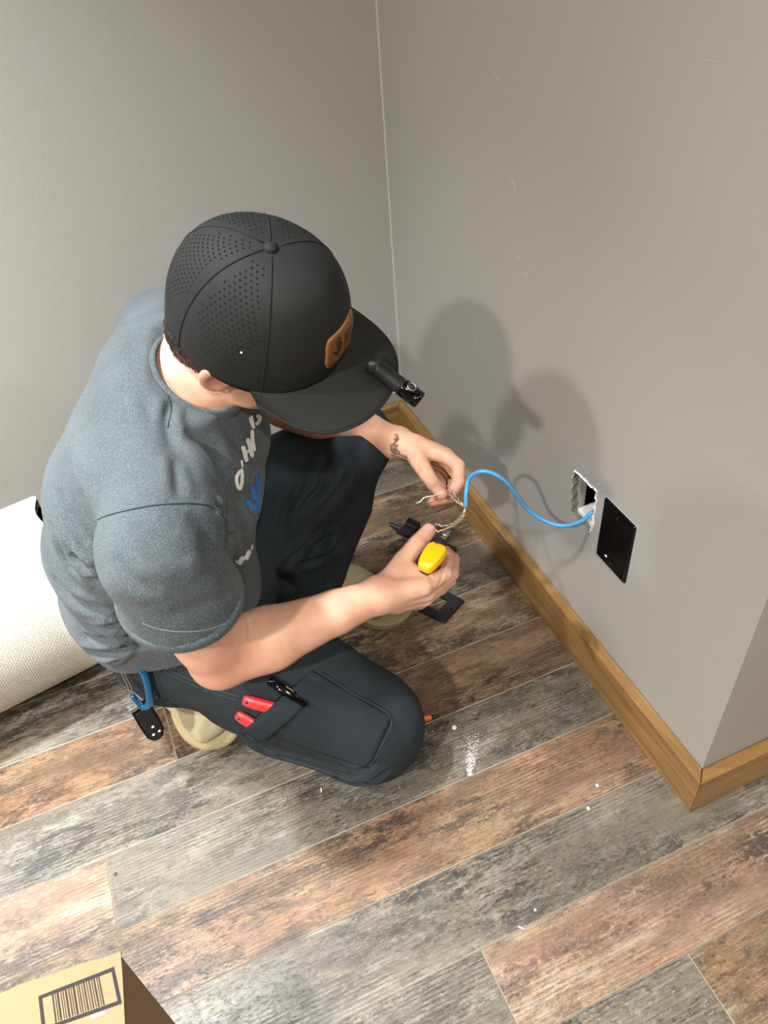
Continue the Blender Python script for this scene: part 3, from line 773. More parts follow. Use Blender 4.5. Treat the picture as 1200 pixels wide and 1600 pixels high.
# ---- pose (metres, world) -------------------------------------------------
FW = unit([.79, -.61, 0]); LF = np.array([.61, .79, 0]) ; UP = np.array([0, 0, 1.])   # facing, his left
HF = np.array([.62, -.64, -.455]); HF = unit(HF); HU = np.array([.07, -.53, .84]); HU = unit(HU - HF * (HU @ HF)); HL = np.cross(HU, HF)
HO = np.array([-.472, .845, .806])          # centre of the cap rim
def H(x, y, z): return HO + HF * x + HL * y + HU * z
HM = np.stack([HF, HL, HU])
SH_R = np.array([-.672, .722, .615]); SH_L = np.array([-.530, 1.050, .690])
EL_R = np.array([-.642, .750, .368]); EL_L = at(445, 628, .50)
WR_R = at(592, 930, .358); WR_L = at(622, 693, .40)
HP_R = np.array([-.694, .926, .245]); HP_L = np.array([-.600, 1.055, .245])
KN_R = np.array([-.446, .717, .092]); KN_L = at(550, 692, .39)
AN_R = np.array([-.775, 1.03, .085]); AN_L = at(487, 920, .10)
SPINE = [  # centre, half width, half depth
    (np.array([-.672, .985, .200]), .135, .108), (np.array([-.682, .972, .280]), .142, .115), (np.array([-.696, .968, .370]), .150, .120),
    (np.array([-.684, .954, .460]), .155, .122), (np.array([-.645, .928, .550]), .163, .120), (np.array([-.604, .910, .635]), .155, .104), (np.array([-.585, .912, .700]), .105, .080)]

# ---- the hands: (pixel u, v, height z) joints -> points
def J(u, v, z): return at(u, v, z)
HAND_R = dict(
    thumb=([J(608, 910, .360), J(630, 877, .370), J(652, 850, .378), J(670, 829, .380)], [.0185, .0160, .0145, .0120]),
    index=([J(612, 925, .362), J(662, 917, .362), J(696, 897, .352), J(701, 872, .338), J(690, 857, .328)], [.0185, .0135, .0112, .0100, .0088]),
    middle=([J(612, 932, .350), J(666, 926, .340), J(706, 897, .328), J(709, 874, .314), J(696, 860, .306)], [.0185, .0135, .0110, .0098, .0088]),
    ring=([J(614, 938, .335), J(664, 934, .318), J(702, 908, .304), J(706, 886, .292), J(694, 872, .286)], [.018, .013, .0105, .0094, .0084]),
    little=([J(618, 942, .322), J(656, 940, .300), J(690, 920, .286), J(696, 902, .276), J(686, 890, .272)], [.016, .012, .0096, .0086, .0078]))
HAND_L = dict(
    thumb=([J(646, 705, .402), J(660, 730, .404), J(676, 755, .402), J(690, 771, .398)], [.0175, .0142, .0118, .0108]),
    index=([J(648, 695, .405), J(696, 712, .404), J(716, 728, .398), J(717, 754, .386), J(704, 773, .380)], [.0175, .0138, .0120, .0108, .0094]),
    middle=([J(646, 700, .392), J(698, 720, .380), J(716, 745, .364), J(705, 776, .358), J(676, 784, .360)], [.0175, .0130, .0105, .0096, .0086]),
    ring=([J(644, 704, .378), J(692, 726, .360), J(710, 752, .340), J(700, 776, .332), J(680, 786, .332)], [.017, .0125, .0100, .0092, .0082]),
    little=([J(642, 708, .364), J(682, 734, .342), J(698, 758, .322), J(690, 777, .314), J(674, 784, .314)], [.016, .0115, .0092, .0084, .0076]))

FOOT_R = (np.array([-.752, 1.045, .112]), np.array([-.672, .868, .018])); FOOT_L = (at(488, 910, .004), at(630, 966, .004))
BLO, BHI = (-1.0, .52, 0.0), (-.05, 1.35, 1.0)
def build_body():
    v = Vol((-.98, .56, .0), (-.06, 1.34, .98), .0027)
    # trunk and pelvis (stay under the clothes)
    for (c0, a0, b0), (c1, a1, b1) in zip(SPINE, SPINE[1:]): v.slab(c0, c1, LF, FW, a0 * .86, b0 * .84, a1 * .86, b1 * .84, .03)
    v.cone(HP_R, KN_R, .070, .052, .03); v.cone(HP_L, KN_L, .070, .052, .03)
    v.cone(KN_R + [0, 0, -.01], AN_R, .048, .036, .02); v.cone(KN_L, AN_L, .050, .036, .02)
    v.cone(AN_R, FOOT_R[0] * .45 + FOOT_R[1] * .55 + UP * .03, .032, .022, .02); v.cone(AN_L, FOOT_L[0] * .45 + FOOT_L[1] * .55 + UP * .03, .032, .022, .02)
    v.cone(SH_R + LF * .05, SH_R, .052, .055, .03); v.cone(SH_L - LF * .05, SH_L, .052, .055, .03)
    # arms: shoulder, upper arm, elbow, forearm muscle, wrist
    for S_, E_, W_, sg in ((SH_R, EL_R, WR_R, 1), (SH_L, EL_L, WR_L, -1)):
        v.cone(S_, S_ + (E_ - S_) * .45, .055, .051, .02); v.cone(S_ + (E_ - S_) * .45, E_, .050, .041, .02)
        fa = W_ - E_; v.cone(E_, E_ + fa * .30, .042, .0465, .018); v.cone(E_ + fa * .30, E_ + fa * .72, .0455, .0325, .015)
        v.cone(E_ + fa * .72, W_, .0325, .0265, .012)
        v.cone(E_ + unit(S_ - E_) * .06 + [0, 0, .0], E_ + fa * .22 + [0, 0, .006], .034, .034, .03)
    # palms and fingers
    for hand, W_, hb in ((HAND_R, WR_R, 1), (HAND_L, WR_L, -1)):
        pts = {k: p for k, (p, r) in hand.items()}
        for f in ('index', 'middle', 'ring', 'little'):
            p, r = hand[f]; v.cone(W_, p[0], .0255, r[0], .014); v.cone(p[0], p[1], r[0], r[1] * 1.08, .012)
        for f, (p, r) in hand.items():
            if f == 'thumb': v.cone(W_, p[0], .024, r[0], .014); v.cone(p[0], p[1], r[0], r[1], .012); v.cone(p[1], p[2], r[1], r[2], .004); v.cone(p[2], p[3], r[2] * .98, r[3], .003)
            else:
                for i in (1, 2, 3): v.cone(p[i], p[i + 1], r[i] * (1 if i == 1 else 1.0), r[i + 1], .0025)
                for i in (2, 3): v.ell(p[i], np.eye(3), [r[i] * 1.05] * 3, .002)
        # web between thumb and index
        v.cone(pts['thumb'][1] * .6 + pts['thumb'][0] * .4, pts['index'][1] * .55 + pts['index'][0] * .45, .011, .012, .014)
        if hb == 1: v.cone(J(626, 896, .366), J(660, 903, .362), .017, .013, .012); v.cone(J(634, 886, .368), J(652, 893, .368), .012, .009, .010)
    # neck
    C7 = np.array([-.598, .935, .715]); v.cone(C7 + FW * .012, H(-.025, 0, -.075), .056, .054, .03); v.cone(np.array([-.578, .897, .690]), H(-.008, 0, -.072), .046, .044, .02)
    v.cone(C7 - UP * .03, SH_L - LF * .03, .045, .045, .05); v.cone(C7 - UP * .03, SH_R + UP * .0 + LF * .03, .045, .045, .05)
    # head
    v.ell(H(-.006, 0, .022), HM, (.096, .077, .096), .01); v.ell(H(-.03, 0, .0), HM, (.072, .072, .075), .02)
    v.ell(H(.03, 0, -.040), HM, (.058, .057, .072), .02)
    v.cone(H(.020, .050, -.086), H(.066, .016, -.116), .015, .015, .02); v.cone(H(.020, -.050, -.086), H(.066, -.016, -.116), .015, .015, .02)
    v.cone(H(.020, .050, -.086), H(.0, .058, -.040), .015, .018, .02); v.cone(H(.020, -.050, -.086), H(.0, -.058, -.040), .015, .018, .02)
    v.ell(H(.070, 0, -.114), HM, (.018, .022, .016), .012)                               # chin
    v.ell(H(.05, .0, -.068), HM, (.040, .040, .045), .02)
    v.cone(H(.052, .034, -.036), H(.04, .052, -.03), .015, .012, .012); v.cone(H(.052, -.034, -.036), H(.04, -.052, -.03), .015, .012, .012)   # cheek bones
    v.cone(H(.083, -.034, -.006), H(.083, .034, -.006), .010, .010, .010)                 # brow
    for s in (-1, 1):
        v.ell(H(.088, s * .031, -.022), HM, (.012, .015, .010), .008, 'sub')              # sockets
        v.ell(H(.074, s * .031, -.022), HM, (.0125, .0125, .0125), .003)                  # eyes
    v.cone(H(.087, 0, -.012), H(.110, 0, -.054), .0075, .0105, .008)                      # nose
    for s in (-1, 1): v.ell(H(.098, s * .011, -.058), HM, (.010, .0075, .007), .004)
    v.cone(H(.084, -.016, -.078), H(.084, .016, -.078), .0062, .0062, .006); v.cone(H(.090, -.008, -.078), H(.090, .008, -.078), .0055, .0055, .004)
    v.cone(H(.083, -.014, -.088), H(.083, .014, -.088), .0066, .0066, .005); v.cone(H(.097, -.018, -.083), H(.097, .018, -.083), .0016, .0016, .002, 'sub')
    # ears
    for s in (-1, 1):
        b = np.array([H(.000, s * .077, -.027)])[0]
        ex = unit(HF * -.86 + HL * s * .50 + HU * .05); ez = unit(HU * .96 - HF * -.15); ez = unit(ez - ex * (ez @ ex)); ey = np.cross(ez, ex); EM = np.stack([ex, ey, ez])
        c = b + ex * .009 + HL * s * .003
        v.op(lambda P: np.abs(ell(P, c, EM, (.019, .011, .031))) - .0001, c - .06, c + .06, 0, 'xx') if False else None
        v.ell(c, EM, (.0200, .0078, .032), .004)
        v.ell(c + ey * (-s) * .0072 + ez * .002 - ex * .002, EM, (.0125, .0052, .021), .003, 'sub')
        v.ell(b + HF * .004 - HU * .006, EM, (.006, .006, .009), .003)
    return v
bv = build_body()
bV, bQ = surface_nets(bv, 1); bV, bQ = biggest(bV, bQ)
bN = normals(bV, bQ)
bT = bvh(bV, bQ)

# nails, creases of skin, tattoo on the left wrist as vertex masks
def strokes_mask(V, tree, lines, width):
    out = np.zeros(len(V))
    for px in lines:
        L_ = castline(tree, px, 2.0)
        if len(L_) < 2: continue
        d, _ = seg_dist(V, [h_[0] for h_ in L_]); out = np.maximum(out, np.clip(1.6 - d / width, 0, 1))
    return out
c2 = lambda x, y: (540 + x * .25, 620 + y * .25)
tat = [[c2(312, 236), c2(330, 258), c2(322, 275), c2(305, 262)], [c2(322, 262), c2(300, 300), c2(325, 305), c2(300, 330)], [c2(285, 300), c2(296, 345), c2(310, 360)],
       [c2(283, 330), c2(300, 352), c2(340, 362), c2(384, 380)], [c2(290, 366), c2(330, 378), c2(384, 398)], [c2(302, 352), c2(318, 330), c2(336, 352)], [c2(296, 384), c2(340, 392), c2(388, 404)]]
ink = strokes_mask(bV, bT, tat, .0017)
for px, dp, wd in (([(669, 890), (672, 902), (682, 906)], .0012, .0022), ([(697, 862), (693, 885), (690, 905), (678, 925)], .0014, .0022), ([(652, 832), (662, 838)], .0007, .0016), ([(650, 838), (660, 843)], .0006, .0014),
                   ([(665, 826), (677, 832)], .0005, .0012), ([(716, 727), (706, 738)], .0008, .0018), ([(722, 752), (710, 750)], .0006, .0014), ([(684, 781), (684, 791)], .0007, .0016), ([(390, 966), (392, 985), (389, 1002)], .0030, .0050), ([(655, 712), (652, 728), (663, 748)], .0012, .0025), ([(628, 672), (620, 700), (628, 724)], .0008, .003)):
    bV = crease(bV, bN, bT, px, dp, wd, True, .35)
body_me = fast_mesh('body', bV, bQ)
ca = body_me.color_attributes.new('ink', 'FLOAT_COLOR', 'POINT'); arr = np.zeros((len(bV), 4), np.float32)
arr[:, 0] = ink
# nail mask: upper side of thumb tips
def nail(Vv, base, tip, up, r):
    a = unit(tip - base); u = unit(up - a * (up @ a)); c = tip + u * r * .75 - a * r * .1; q = Vv - c; s_ = np.cross(a, u)
    return (np.abs(q @ a) < r * .85) & (np.abs(q @ s_) < r * .68) & (np.abs(q @ u) < r * .8)
camdir = lambda p: unit(CAM - p)
for hd in (HAND_R, HAND_L):
    p = hd['thumb'][0]; arr[:, 1] = np.maximum(arr[:, 1], nail(bV, p[2], p[3], camdir(p[3]) + np.array([-.3, .3, .2]), .0105) * 1.0)
# flush: ears, fingertips, elbow
for c, r in ((H(0, -.09, -.03), .028), (EL_R, .05)): arr[:, 2] = np.maximum(arr[:, 2], np.exp(-(np.linalg.norm(bV - c, axis=1) / r) ** 2))
for hd in (HAND_R, HAND_L):
    for f, (p, r) in hd.items():
        for q_ in (p[-1], p[-2] if f != 'thumb' else p[-1]): arr[:, 2] = np.maximum(arr[:, 2], np.exp(-(np.linalg.norm(bV - q_, axis=1) / .014) ** 2))
ca.data.foreach_set('color', arr.ravel())

M_SKIN = NT('skin'); vc = M_SKIN.n('ShaderNodeVertexColor', layer_name='ink'); sp_ = M_SKIN.n('ShaderNodeSeparateColor', i_Color=vc.outputs[0])
v_ = M_SKIN.coord(); n1 = M_SKIN.noise(v_, 22, 4); n2 = M_SKIN.noise(v_, 420, 3)
c = M_SKIN.mix(M_SKIN.ramp(n1, [(.35, 0), (.65, 1)]), lin(226, 176, 150), lin(212, 158, 132))
c = M_SKIN.mix(M_SKIN.math('MULTIPLY', sp_.outputs[2], .6), c, lin(214, 128, 108))
c = M_SKIN.mix(M_SKIN.math('MULTIPLY', sp_.outputs[1], .5), c, lin(236, 190, 176))
c = M_SKIN.mix(M_SKIN.math('MULTIPLY', sp_.outputs[0], .85), c, lin(40, 34, 36))
M_SKIN.set(Base_Color=c, Roughness=.46); M_SKIN.b.inputs['Specular IOR Level'].default_value = .4
M_SKIN.b.inputs['Subsurface Weight'].default_value = .12; M_SKIN.b.inputs['Subsurface Radius'].default_value = (1, .35, .2); M_SKIN.b.inputs['Subsurface Scale'].default_value = .006
M_SKIN.bump(M_SKIN.math('ADD', n2, M_SKIN.math('MULTIPLY', n1, .6)), .18, .0006); M_SKIN = M_SKIN.m

person = empty('person', (-.62, .93, 0))
tag(person, 'man in dark cap, heather grey t-shirt and black work trousers kneeling, wiring a cable', 'person')
PL = Vector(person.location)
def put(name, me, mats, parent=person, label=None):
    o = link(name, me, mats, parent); o.matrix_parent_inverse = Matrix.Translation(-PL); 
    if label: o['label'] = label
    return o
def pmesh(name, V, Fc, mat, parent=None, label=None, smooth=True, mi=None):
    """mesh given in world coordinates, child of the person or of one of his parts"""
    o = mesh_obj(name, V, Fc, mat, parent or person, smooth, mi)
    if (parent or person) is person: o.matrix_parent_inverse = Matrix.Translation(-PL)
    if label: o['label'] = label
    return o
put('body', body_me, M_SKIN)
# eyebrows are hidden by the cap; hair shows at nape and temples
hv = Vol(HO - .16, HO + .16, .0022)
hv.ell(H(-.008, 0, .018), HM, (.1015, .0835, .100), .005); hv.ell(H(-.036, 0, -.014), HM, (.075, .080, .076), .015); hv.ell(H(-.052, 0, -.040), HM, (.064, .078, .060), .01)
hv.cone(H(-.064, .03, -.050), H(-.064, -.03, -.050), .040, .040, .01); hv.cone(H(-.060, .02, -.080), H(-.060, -.02, -.080), .034, .034, .02)
hv.op(lambda P: (((P - HO) @ HU.astype(np.float32)) - .012), HO - .2, HO + .2, .002, 'and')                 # stays under the cap
def hairline(P):
    q = P - HO.astype(np.float32); x = q @ HF.astype(np.float32); z = q @ HU.astype(np.float32)
    low = np.where(x < -.040, -.096 + np.clip(x + .085, 0, .05) * .6 + (x + .04) * .05, np.where(x < .012, -.030 - np.clip(-x - .012, 0, .028) * 1.6, np.where(x < .034, -.040, -.008)))
    return low - z
hv.op(hairline, HO - .2, HO + .2, .004, 'and')
hv.op(lambda P: ((P - HO) @ HF.astype(np.float32)) - .055, HO - .2, HO + .2, .004, 'and')
hV, hQ = surface_nets(hv, 1); hN = normals(hV, hQ)
loc = (hV - HO) @ HM.T
st = vnoise(np.stack([loc[:, 0] * 1.0, loc[:, 1] * 1.0, loc[:, 2] * .25], 1), 420, 1) * .0016 + vnoise(loc, 160, 2) * .0016
hV = hV + hN * st[:, None]
M_HAIR = NT('hair'); v_ = M_HAIR.coord(scale=(1, 1, .3)); hn = M_HAIR.noise(v_, 620, 4, .7)
M_HAIR.set(Base_Color=M_HAIR.mix(M_HAIR.ramp(hn, [(.35, 0), (.7, 1)]), lin(13, 10, 8), lin(46, 34, 26)), Roughness=.5); M_HAIR.bump(hn, .8, .002); M_HAIR = M_HAIR.m
put('hair', fast_mesh('hair', hV, hQ), M_HAIR)
# short hair tufts along the lower hair edge
V = []; Fc = []
def tuft(p, d, L, w):
    b = len(V); s_ = unit(np.cross(d, [.3, .5, .8])); u_ = np.cross(d, s_)
    for k in range(3): a = k * 2.094; V.append(p + (s_ * math.cos(a) + u_ * math.sin(a)) * w)
    V.append(p + d * L); Fc.extend([(b, b + 1, b + 3), (b + 1, b + 2, b + 3), (b + 2, b, b + 3)])
hidx = np.flatnonzero((loc[:, 2] < 0.0) & (loc[:, 2] > -.108))
for i in rng.choice(hidx, min(9000, len(hidx)), replace=False):
    n_ = hN[i]; d = unit(n_ * .16 - HU * .9 - HF * .25 + rng.normal(0, .16, 3)); tuft(hV[i] - n_ * .0006, d, random.uniform(.005, .010), .00032)
pmesh('hair_strands', V, Fc, M_HAIR, smooth=False)['kind'] = 'stuff'

# ---- the t-shirt
def build_shirt():
    lo, hi = (-.93, .56, .12), (-.25, 1.26, .80); v = Vol(lo, hi, .003)
    for (c0, a0, b0), (c1, a1, b1) in zip(SPINE[:-1], SPINE[1:]): v.slab(c0, c1, LF, FW, a0, b0, a1, b1, .03)
    # shoulders and yoke
    v.cone(SH_R + LF * .04 + UP * .012, SH_R + UP * .004, .062, .064, .05); v.cone(SH_L - LF * .04 + UP * .012, SH_L + UP * .004, .062, .062, .05)
    C7 = np.array([-.602, .945, .705]); v.cone(C7, SH_R + UP * .02 + LF * .02, .066, .058, .06); v.cone(C7, SH_L - FW * .03, .068, .076, .06); v.cone(SPINE[4][0] - FW * .005, SH_L - FW * .04 - UP * .02, .09, .075, .06)
    v.slab(SPINE[4][0] - FW * .008, SPINE[5][0] - FW * .02, LF, FW, .145, .112, .12, .10, .05)
    # neck tube
    v.cone(np.array([-.590, .925, .70]), H(-.052, 0, -.090), .068, .058, .03)
    # sleeves
    for S_, E_, r0, r1, f in ((SH_R, EL_R, .066, .079, .35), (SH_L, EL_L, .064, .070, .60)):
        e = S_ + (E_ - S_) * f; v.cone(S_, e + (E_ - S_) * .2, r0, r1 + .004, .022)
    # loose belly cloth
    v.slab(SPINE[1][0] + FW * .03, SPINE[3][0] + FW * .040, LF, FW, .140, .112, .145, .115, .03); v.slab(SPINE[3][0] + FW * .040, SPINE[4][0] + FW * .018, LF, FW, .145, .115, .150, .112, .03)
    # slack over the seat at the back hem
    v.slab(SPINE[0][0] - FW * .02 + UP * .05, SPINE[2][0] - FW * .012, LF, FW, .148, .122, .150, .126, .03)
    # cut: sleeve hems
    for S_, E_, f in ((SH_R, EL_R, .355), (SH_L, EL_L, .60)):
        ax_ = unit(E_ - S_); c = S_ + (E_ - S_) * f; tl = ax_ + (-FW * .20 if S_ is SH_R else 0)
        box = (c - .13, c + ax_ * .2 + .13)
        sl, P = v.region(c - .16, c + .16)
        t_ = (P - c.astype(np.float32)) @ unit(tl).astype(np.float32)
        tube_ = rc(P, S_, E_ + ax_ * .05, .088, .10)
        body_ = np.full(P.shape[:3], 9., np.float32)
        for (c0, a0, b0), (c1, a1, b1) in zip(SPINE[:-1], SPINE[1:]): body_ = np.minimum(body_, slab(P, c0, c1, LF, FW, a0, b0, a1, b1))
        cutd = smax(t_, -body_ + .0, 0) * 0
        near = (t_ > 0) & (tube_ < .03) & (body_ > .006)
        cut_ = smax(smax(-t_, tube_ - .03, .004), .0005 - body_, .002); v.d[sl] = np.maximum(v.d[sl], -cut_)
        # hollow mouth of the sleeve
        v.cone(c + ax_ * .03, c - ax_ * .035, r1_(S_) - .014, r1_(S_) - .020, .004, 'sub')
    # neck opening
    nc = np.array([-.560, .885, .775]); nn = unit(unit(H(0, 0, 0) - np.array([-.585, .905, .66])) * 1.0 + FW * .10 + UP * .1)
    v.plane(NECK_C, NECK_N, nc - .12, nc + .12, .004)
    v.cone(NECK_C - NECK_N * .03, NECK_C + NECK_N * .05, .056, .060, .003, 'sub')
    # bottom hem
    v.plane(HEM_C, HEM_N, (-.95, .55, .1), (-.2, 1.3, .42), .004)
    v.slab(HEM_C - UP * .1, HEM_C + UP * .03, LF, FW, .150, .118, .150, .120, .004, 'sub')
    return v
def r1_(S_): return .078 if S_ is SH_R else .070
NECK_C = np.array([-.553, .886, .737]); NECK_N = unit(np.array([.50, -.42, .76]))
HEM_C = np.array([-.69, .98, .262]); HEM_N = unit(np.array([.02, -.22, -1.0]))
sv = build_shirt(); sV, sQ = surface_nets(sv, 2); sV, sQ = biggest(sV, sQ)
sN = normals(sV, sQ); sT = bvh(sV, sQ)
sN0 = sN.copy()
sV = sV + sN * (vnoise(sV * np.array([1, 1, .6]), 11, 3) * .0035 + vnoise(sV, 28, 4) * .0012)[:, None]
c4 = lambda x, y: (40 + x * .4063, 430 + y * .4063); c8 = lambda x, y: (x * .25, 740 + y * .25)
FOLDS = [  # pixel polyline, depth, width
    ([c4(300, 1370), c4(430, 1400), c4(520, 1390)], .008, .006), ([c8(540, 920), c8(660, 945), c8(800, 940)], .009, .0055), ([c8(540, 1000), c8(640, 1020), c8(800, 1000)], .008, .005),
    ([c8(535, 1105), c8(660, 1100), c8(800, 1075)], .009, .0055), ([c8(640, 1180), c8(720, 1140), c8(800, 1080)], .008, .005),
    ([c8(440, 500), c8(560, 600), c8(700, 660)], .007, .006), ([c8(460, 560), c8(600, 680), c8(760, 740)], .006, .007), ([c8(380, 90), c8(430, 250), c8(540, 420), c8(620, 520)], .005, .007),
    ([c8(330, 60), c8(370, 260), c8(460, 440)], .004, .007), ([c8(300, 300), c8(400, 520), c8(520, 640), c8(640, 720)], .005, .008), ([c8(340, 640), c8(460, 780), c8(600, 840), c8(760, 860)], .005, .009),
    ([c4(560, 480), c4(545, 560), c4(575, 640)], .004, .006), ([c4(440, 420), c4(500, 560), c4(600, 700), c4(640, 800)], .003, .010),
    ([c4(600, 600), c4(700, 660), c4(760, 760), c4(790, 900)], .005, .010), ([c4(790, 900), c4(830, 980), c4(850, 1080)], .006, .006), ([c4(840, 800), c4(860, 900), c4(850, 1000)], .004, .006),
    ([c4(730, 880), c4(775, 950), c4(790, 1000)], .007, .005), ([c4(250, 1000), c4(290, 1100), c4(340, 1180)], .006, .006),
    ([c4(330, 1080), c4(420, 1180), c4(520, 1230)], .003, .010), ([c4(620, 920), c4(700, 1000), c4(720, 1120)], .003, .012), ([c4(400, 950), c4(500, 1040), c4(640, 1100)], .0025, .012), ([c4(560, 1290), c4(680, 1280), c4(800, 1230)], .003, .010),
    ([c4(180, 560), c4(230, 700), c4(250, 860)], .002, .012), ([c4(570, 700), c4(580, 780), c4(590, 860)], .003, .006)]
for px, dp, wd in FOLDS: sV = crease(sV, sN0, sT, px, dp * 1.5, wd)
for S_, E_, r_s in ((SH_R, EL_R, .0770), (SH_L, EL_L, .0690)):
    pass
sV = lap(sV, sQ, .5)
def fabric(name, ca_, cb_, fleck, rough=.9, sc=900, fl=.35, bump=.35, sheen=.08):
    t = NT(name); v_ = t.coord(); a = t.noise(v_, sc * .42, 6, .8); st_ = t.noise(t.coord(scale=(1, 1, .22), rot=(.5, .3, .2)), sc * 1.1, 4, .75); w_ = t.noise(v_, sc * 2.0, 2)
    c = t.mix(t.ramp(a, [(.30, 0), (.70, 1)]), ca_, cb_); c = t.mix(t.ramp(st_, [(.47, 0), (.64, fl)]), c, fleck)
    c = t.mix(t.ramp(t.noise(v_, 9, 3), [(.3, 0), (.7, .15)]), c, fleck)
    t.set(Base_Color=c, Roughness=rough); t.b.inputs['Specular IOR Level'].default_value = .2; t.b.inputs['Sheen Weight'].default_value = sheen; t.b.inputs['Sheen Roughness'].default_value = .5
    t.bump(t.math('ADD', w_, t.math('MULTIPLY', st_, .8)), bump, .0008); return t.m
M_SHIRT = fabric('heather_grey_jersey', lin(44, 50, 54), lin(78, 86, 91), lin(148, 159, 165))
M_SEAM = simple('dark_seam', lin(40, 44, 47), .9); M_STITCH = simple('pale_stitch', lin(140, 146, 148), .9)
shirt = put('t_shirt', fast_mesh('t_shirt', sV, sQ), M_SHIRT)
sT2 = bvh(sV, sQ)
def strip(name, tree, px, r, mat, parent, off=.0004, step=4.0, label=None, maxgap=.04):
    L_ = castline(tree, smoothpx(px), step); runs = [[]]
    for p, n_ in L_:
        if runs[-1] and np.linalg.norm(p - runs[-1][-1]) > maxgap: runs.append([])
        runs[-1].append(p + n_ * off)
    pts = max(runs, key=len)
    if len(pts) < 3: return None
    pts = np.array(pts); 
    for _ in range(2): pts[1:-1] = (pts[:-2] + 2 * pts[1:-1] + pts[2:]) / 4
    V, Fc = tube_geo(pts, r, 6); return pmesh(name, V, Fc, mat, parent, label)
strip('seam', sT2, [(144, 838), (141, 824), (158, 810), (190, 800), (240, 790), (290, 787), (325, 790), (345, 803), (357, 825), (360, 842)], .0009, M_SEAM, shirt)
strip('hem_stitch', sT2, [(222, 973), (250, 983), (290, 987), (330, 982), (362, 968), (383, 950)], .0006, M_STITCH, shirt)
strip('shoulder_seam', sT2, [(262, 618), (268, 640), (262, 668)], .0007, M_SEAM, shirt)
# sleeve hem band
ax_ = unit(EL_R - SH_R); c_h = SH_R + (EL_R - SH_R) * .355; tl_ = unit(ax_ - FW * .20); hp = []
for k in range(72):
    a = 2 * PI * k / 72; u1 = unit(np.cross(ax_, [0, 1., 0])); u2 = np.cross(ax_, u1); u_ = u1 * math.cos(a) + u2 * math.sin(a); r_h = .0772; h_ = -(u_ @ tl_) * r_h / (ax_ @ tl_)
    base = c_h + u_ * r_h + ax_ * h_; hp.append([base + u_ * o_ + ax_ * q_ for o_, q_ in ((-.0010, -.012), (.0004, -.007), (.0008, .0010), (-.0008, .0022), (-.0042, .0005), (-.0050, -.012))])
V = [q_ for r_ in hp for q_ in r_]; m_ = 6; Fc = [(i * m_ + k, ((i + 1) % 72) * m_ + k, ((i + 1) % 72) * m_ + (k + 1) % m_, i * m_ + (k + 1) % m_) for i in range(72) for k in range(m_)]
pmesh('sleeve_hem', V, Fc, M_SHIRT, shirt)
# collar rib band
L_ = []
ringpts = []
for k in range(64):
    a = 2 * PI * k / 64; bx_ = unit(np.cross(NECK_N, [0, 0, 1.])); by_ = np.cross(NECK_N, bx_)
    ringpts.append(NECK_C + (bx_ * math.cos(a) + by_ * math.sin(a)) * .0605 - NECK_N * .001)
rr_ = []
for p in ringpts:
    d_ = unit((p - NECK_C) - NECK_N * ((p - NECK_C) @ NECK_N)); rr_.append([p + d_ * a_ + NECK_N * b_ for a_, b_ in ((-.0035, .0030), (-.0012, .0042), (.0022, .0022), (.0062, -.0060), (.0078, -.0125), (.0040, -.0145), (-.0025, -.0080))])
V = [q_ for r_ in rr_ for q_ in r_]; m_ = 7; Fc = [(i * m_ + k, i * m_ + (k + 1) % m_, ((i + 1) % 64) * m_ + (k + 1) % m_, ((i + 1) % 64) * m_ + k) for i in range(64) for k in range(m_)]
pmesh('collar', V, Fc, M_SHIRT, shirt)
V, Fc = tube_geo([r_[3] + NECK_N * -.0030 + (r_[3] - r_[1]) * .12 for r_ in rr_], .0006, 6, True); pmesh('collar_stitch', V, Fc, M_SEAM, shirt)

# lettering and coral-shaped hand printed on the chest
M_PW = simple('white_print', lin(242, 242, 240), .6); M_PB = simple('blue_print', lin(40, 118, 200), .55)
def ribbon(V, Fc, tree, px, w_, off=.0007):
    """flat printed stroke lying on the cloth; w_ = half width in pixels (number or list)"""
    P_ = smoothpx(px, 5) if len(px) > 2 else [px[0], ((px[0][0] + px[1][0]) / 2, (px[0][1] + px[1][1]) / 2), px[1]]; n = len(P_); prev = None
    for i, (u, v_) in enumerate(P_):
        a = P_[max(i - 1, 0)]; b = P_[min(i + 1, n - 1)]; d = math.dist(a, b) or 1; nx_, ny_ = -(b[1] - a[1]) / d, (b[0] - a[0]) / d
        ww = (w_ if not isinstance(w_, (list, tuple)) else w_[0] + (w_[1] - w_[0]) * i / max(n - 1, 1)) * 1.3 * min(1, (min(i, n - 1 - i) + 1.2) / 2.2)
        row = [cast(tree, u + nx_ * ww * s_, v_ + ny_ * ww * s_) for s_ in (-1, -.33, .33, 1)]
        if any(r is None for r in row): prev = None; continue
        c_ = [r[0] + r[1] * off for r in row]
        if max(np.linalg.norm(c_[0] - c_[3]), 0) > .05: prev = None; continue
        b0 = len(V); V.extend(c_)
        if prev is not None and np.linalg.norm(V[prev] - V[b0]) < .04:
            for k in range(3): Fc.append((prev + k, prev + k + 1, b0 + k + 1, b0 + k))
        prev = b0
c5 = lambda x, y: (350 + x * .175, 640 + y * .175)
def letter(strokes, mat, name, label=None):
    V = []; Fc = []
    for px, w_ in strokes: ribbon(V, Fc, sT2, px, w_)
    if Fc: pmesh(name, V, Fc, mat, shirt, label)
letter([([c5(148, 540), c5(114, 590), c5(112, 650), c5(134, 705), c5(152, 670), c5(158, 600), c5(154, 545), c5(146, 540)], 2.0)], M_PW, 'letter', 'white printed letter O')
letter([([c5(151, 452), c5(160, 500), c5(161, 522)], (1.6, .6))], M_PW, 'letter', 'white printed apostrophe')
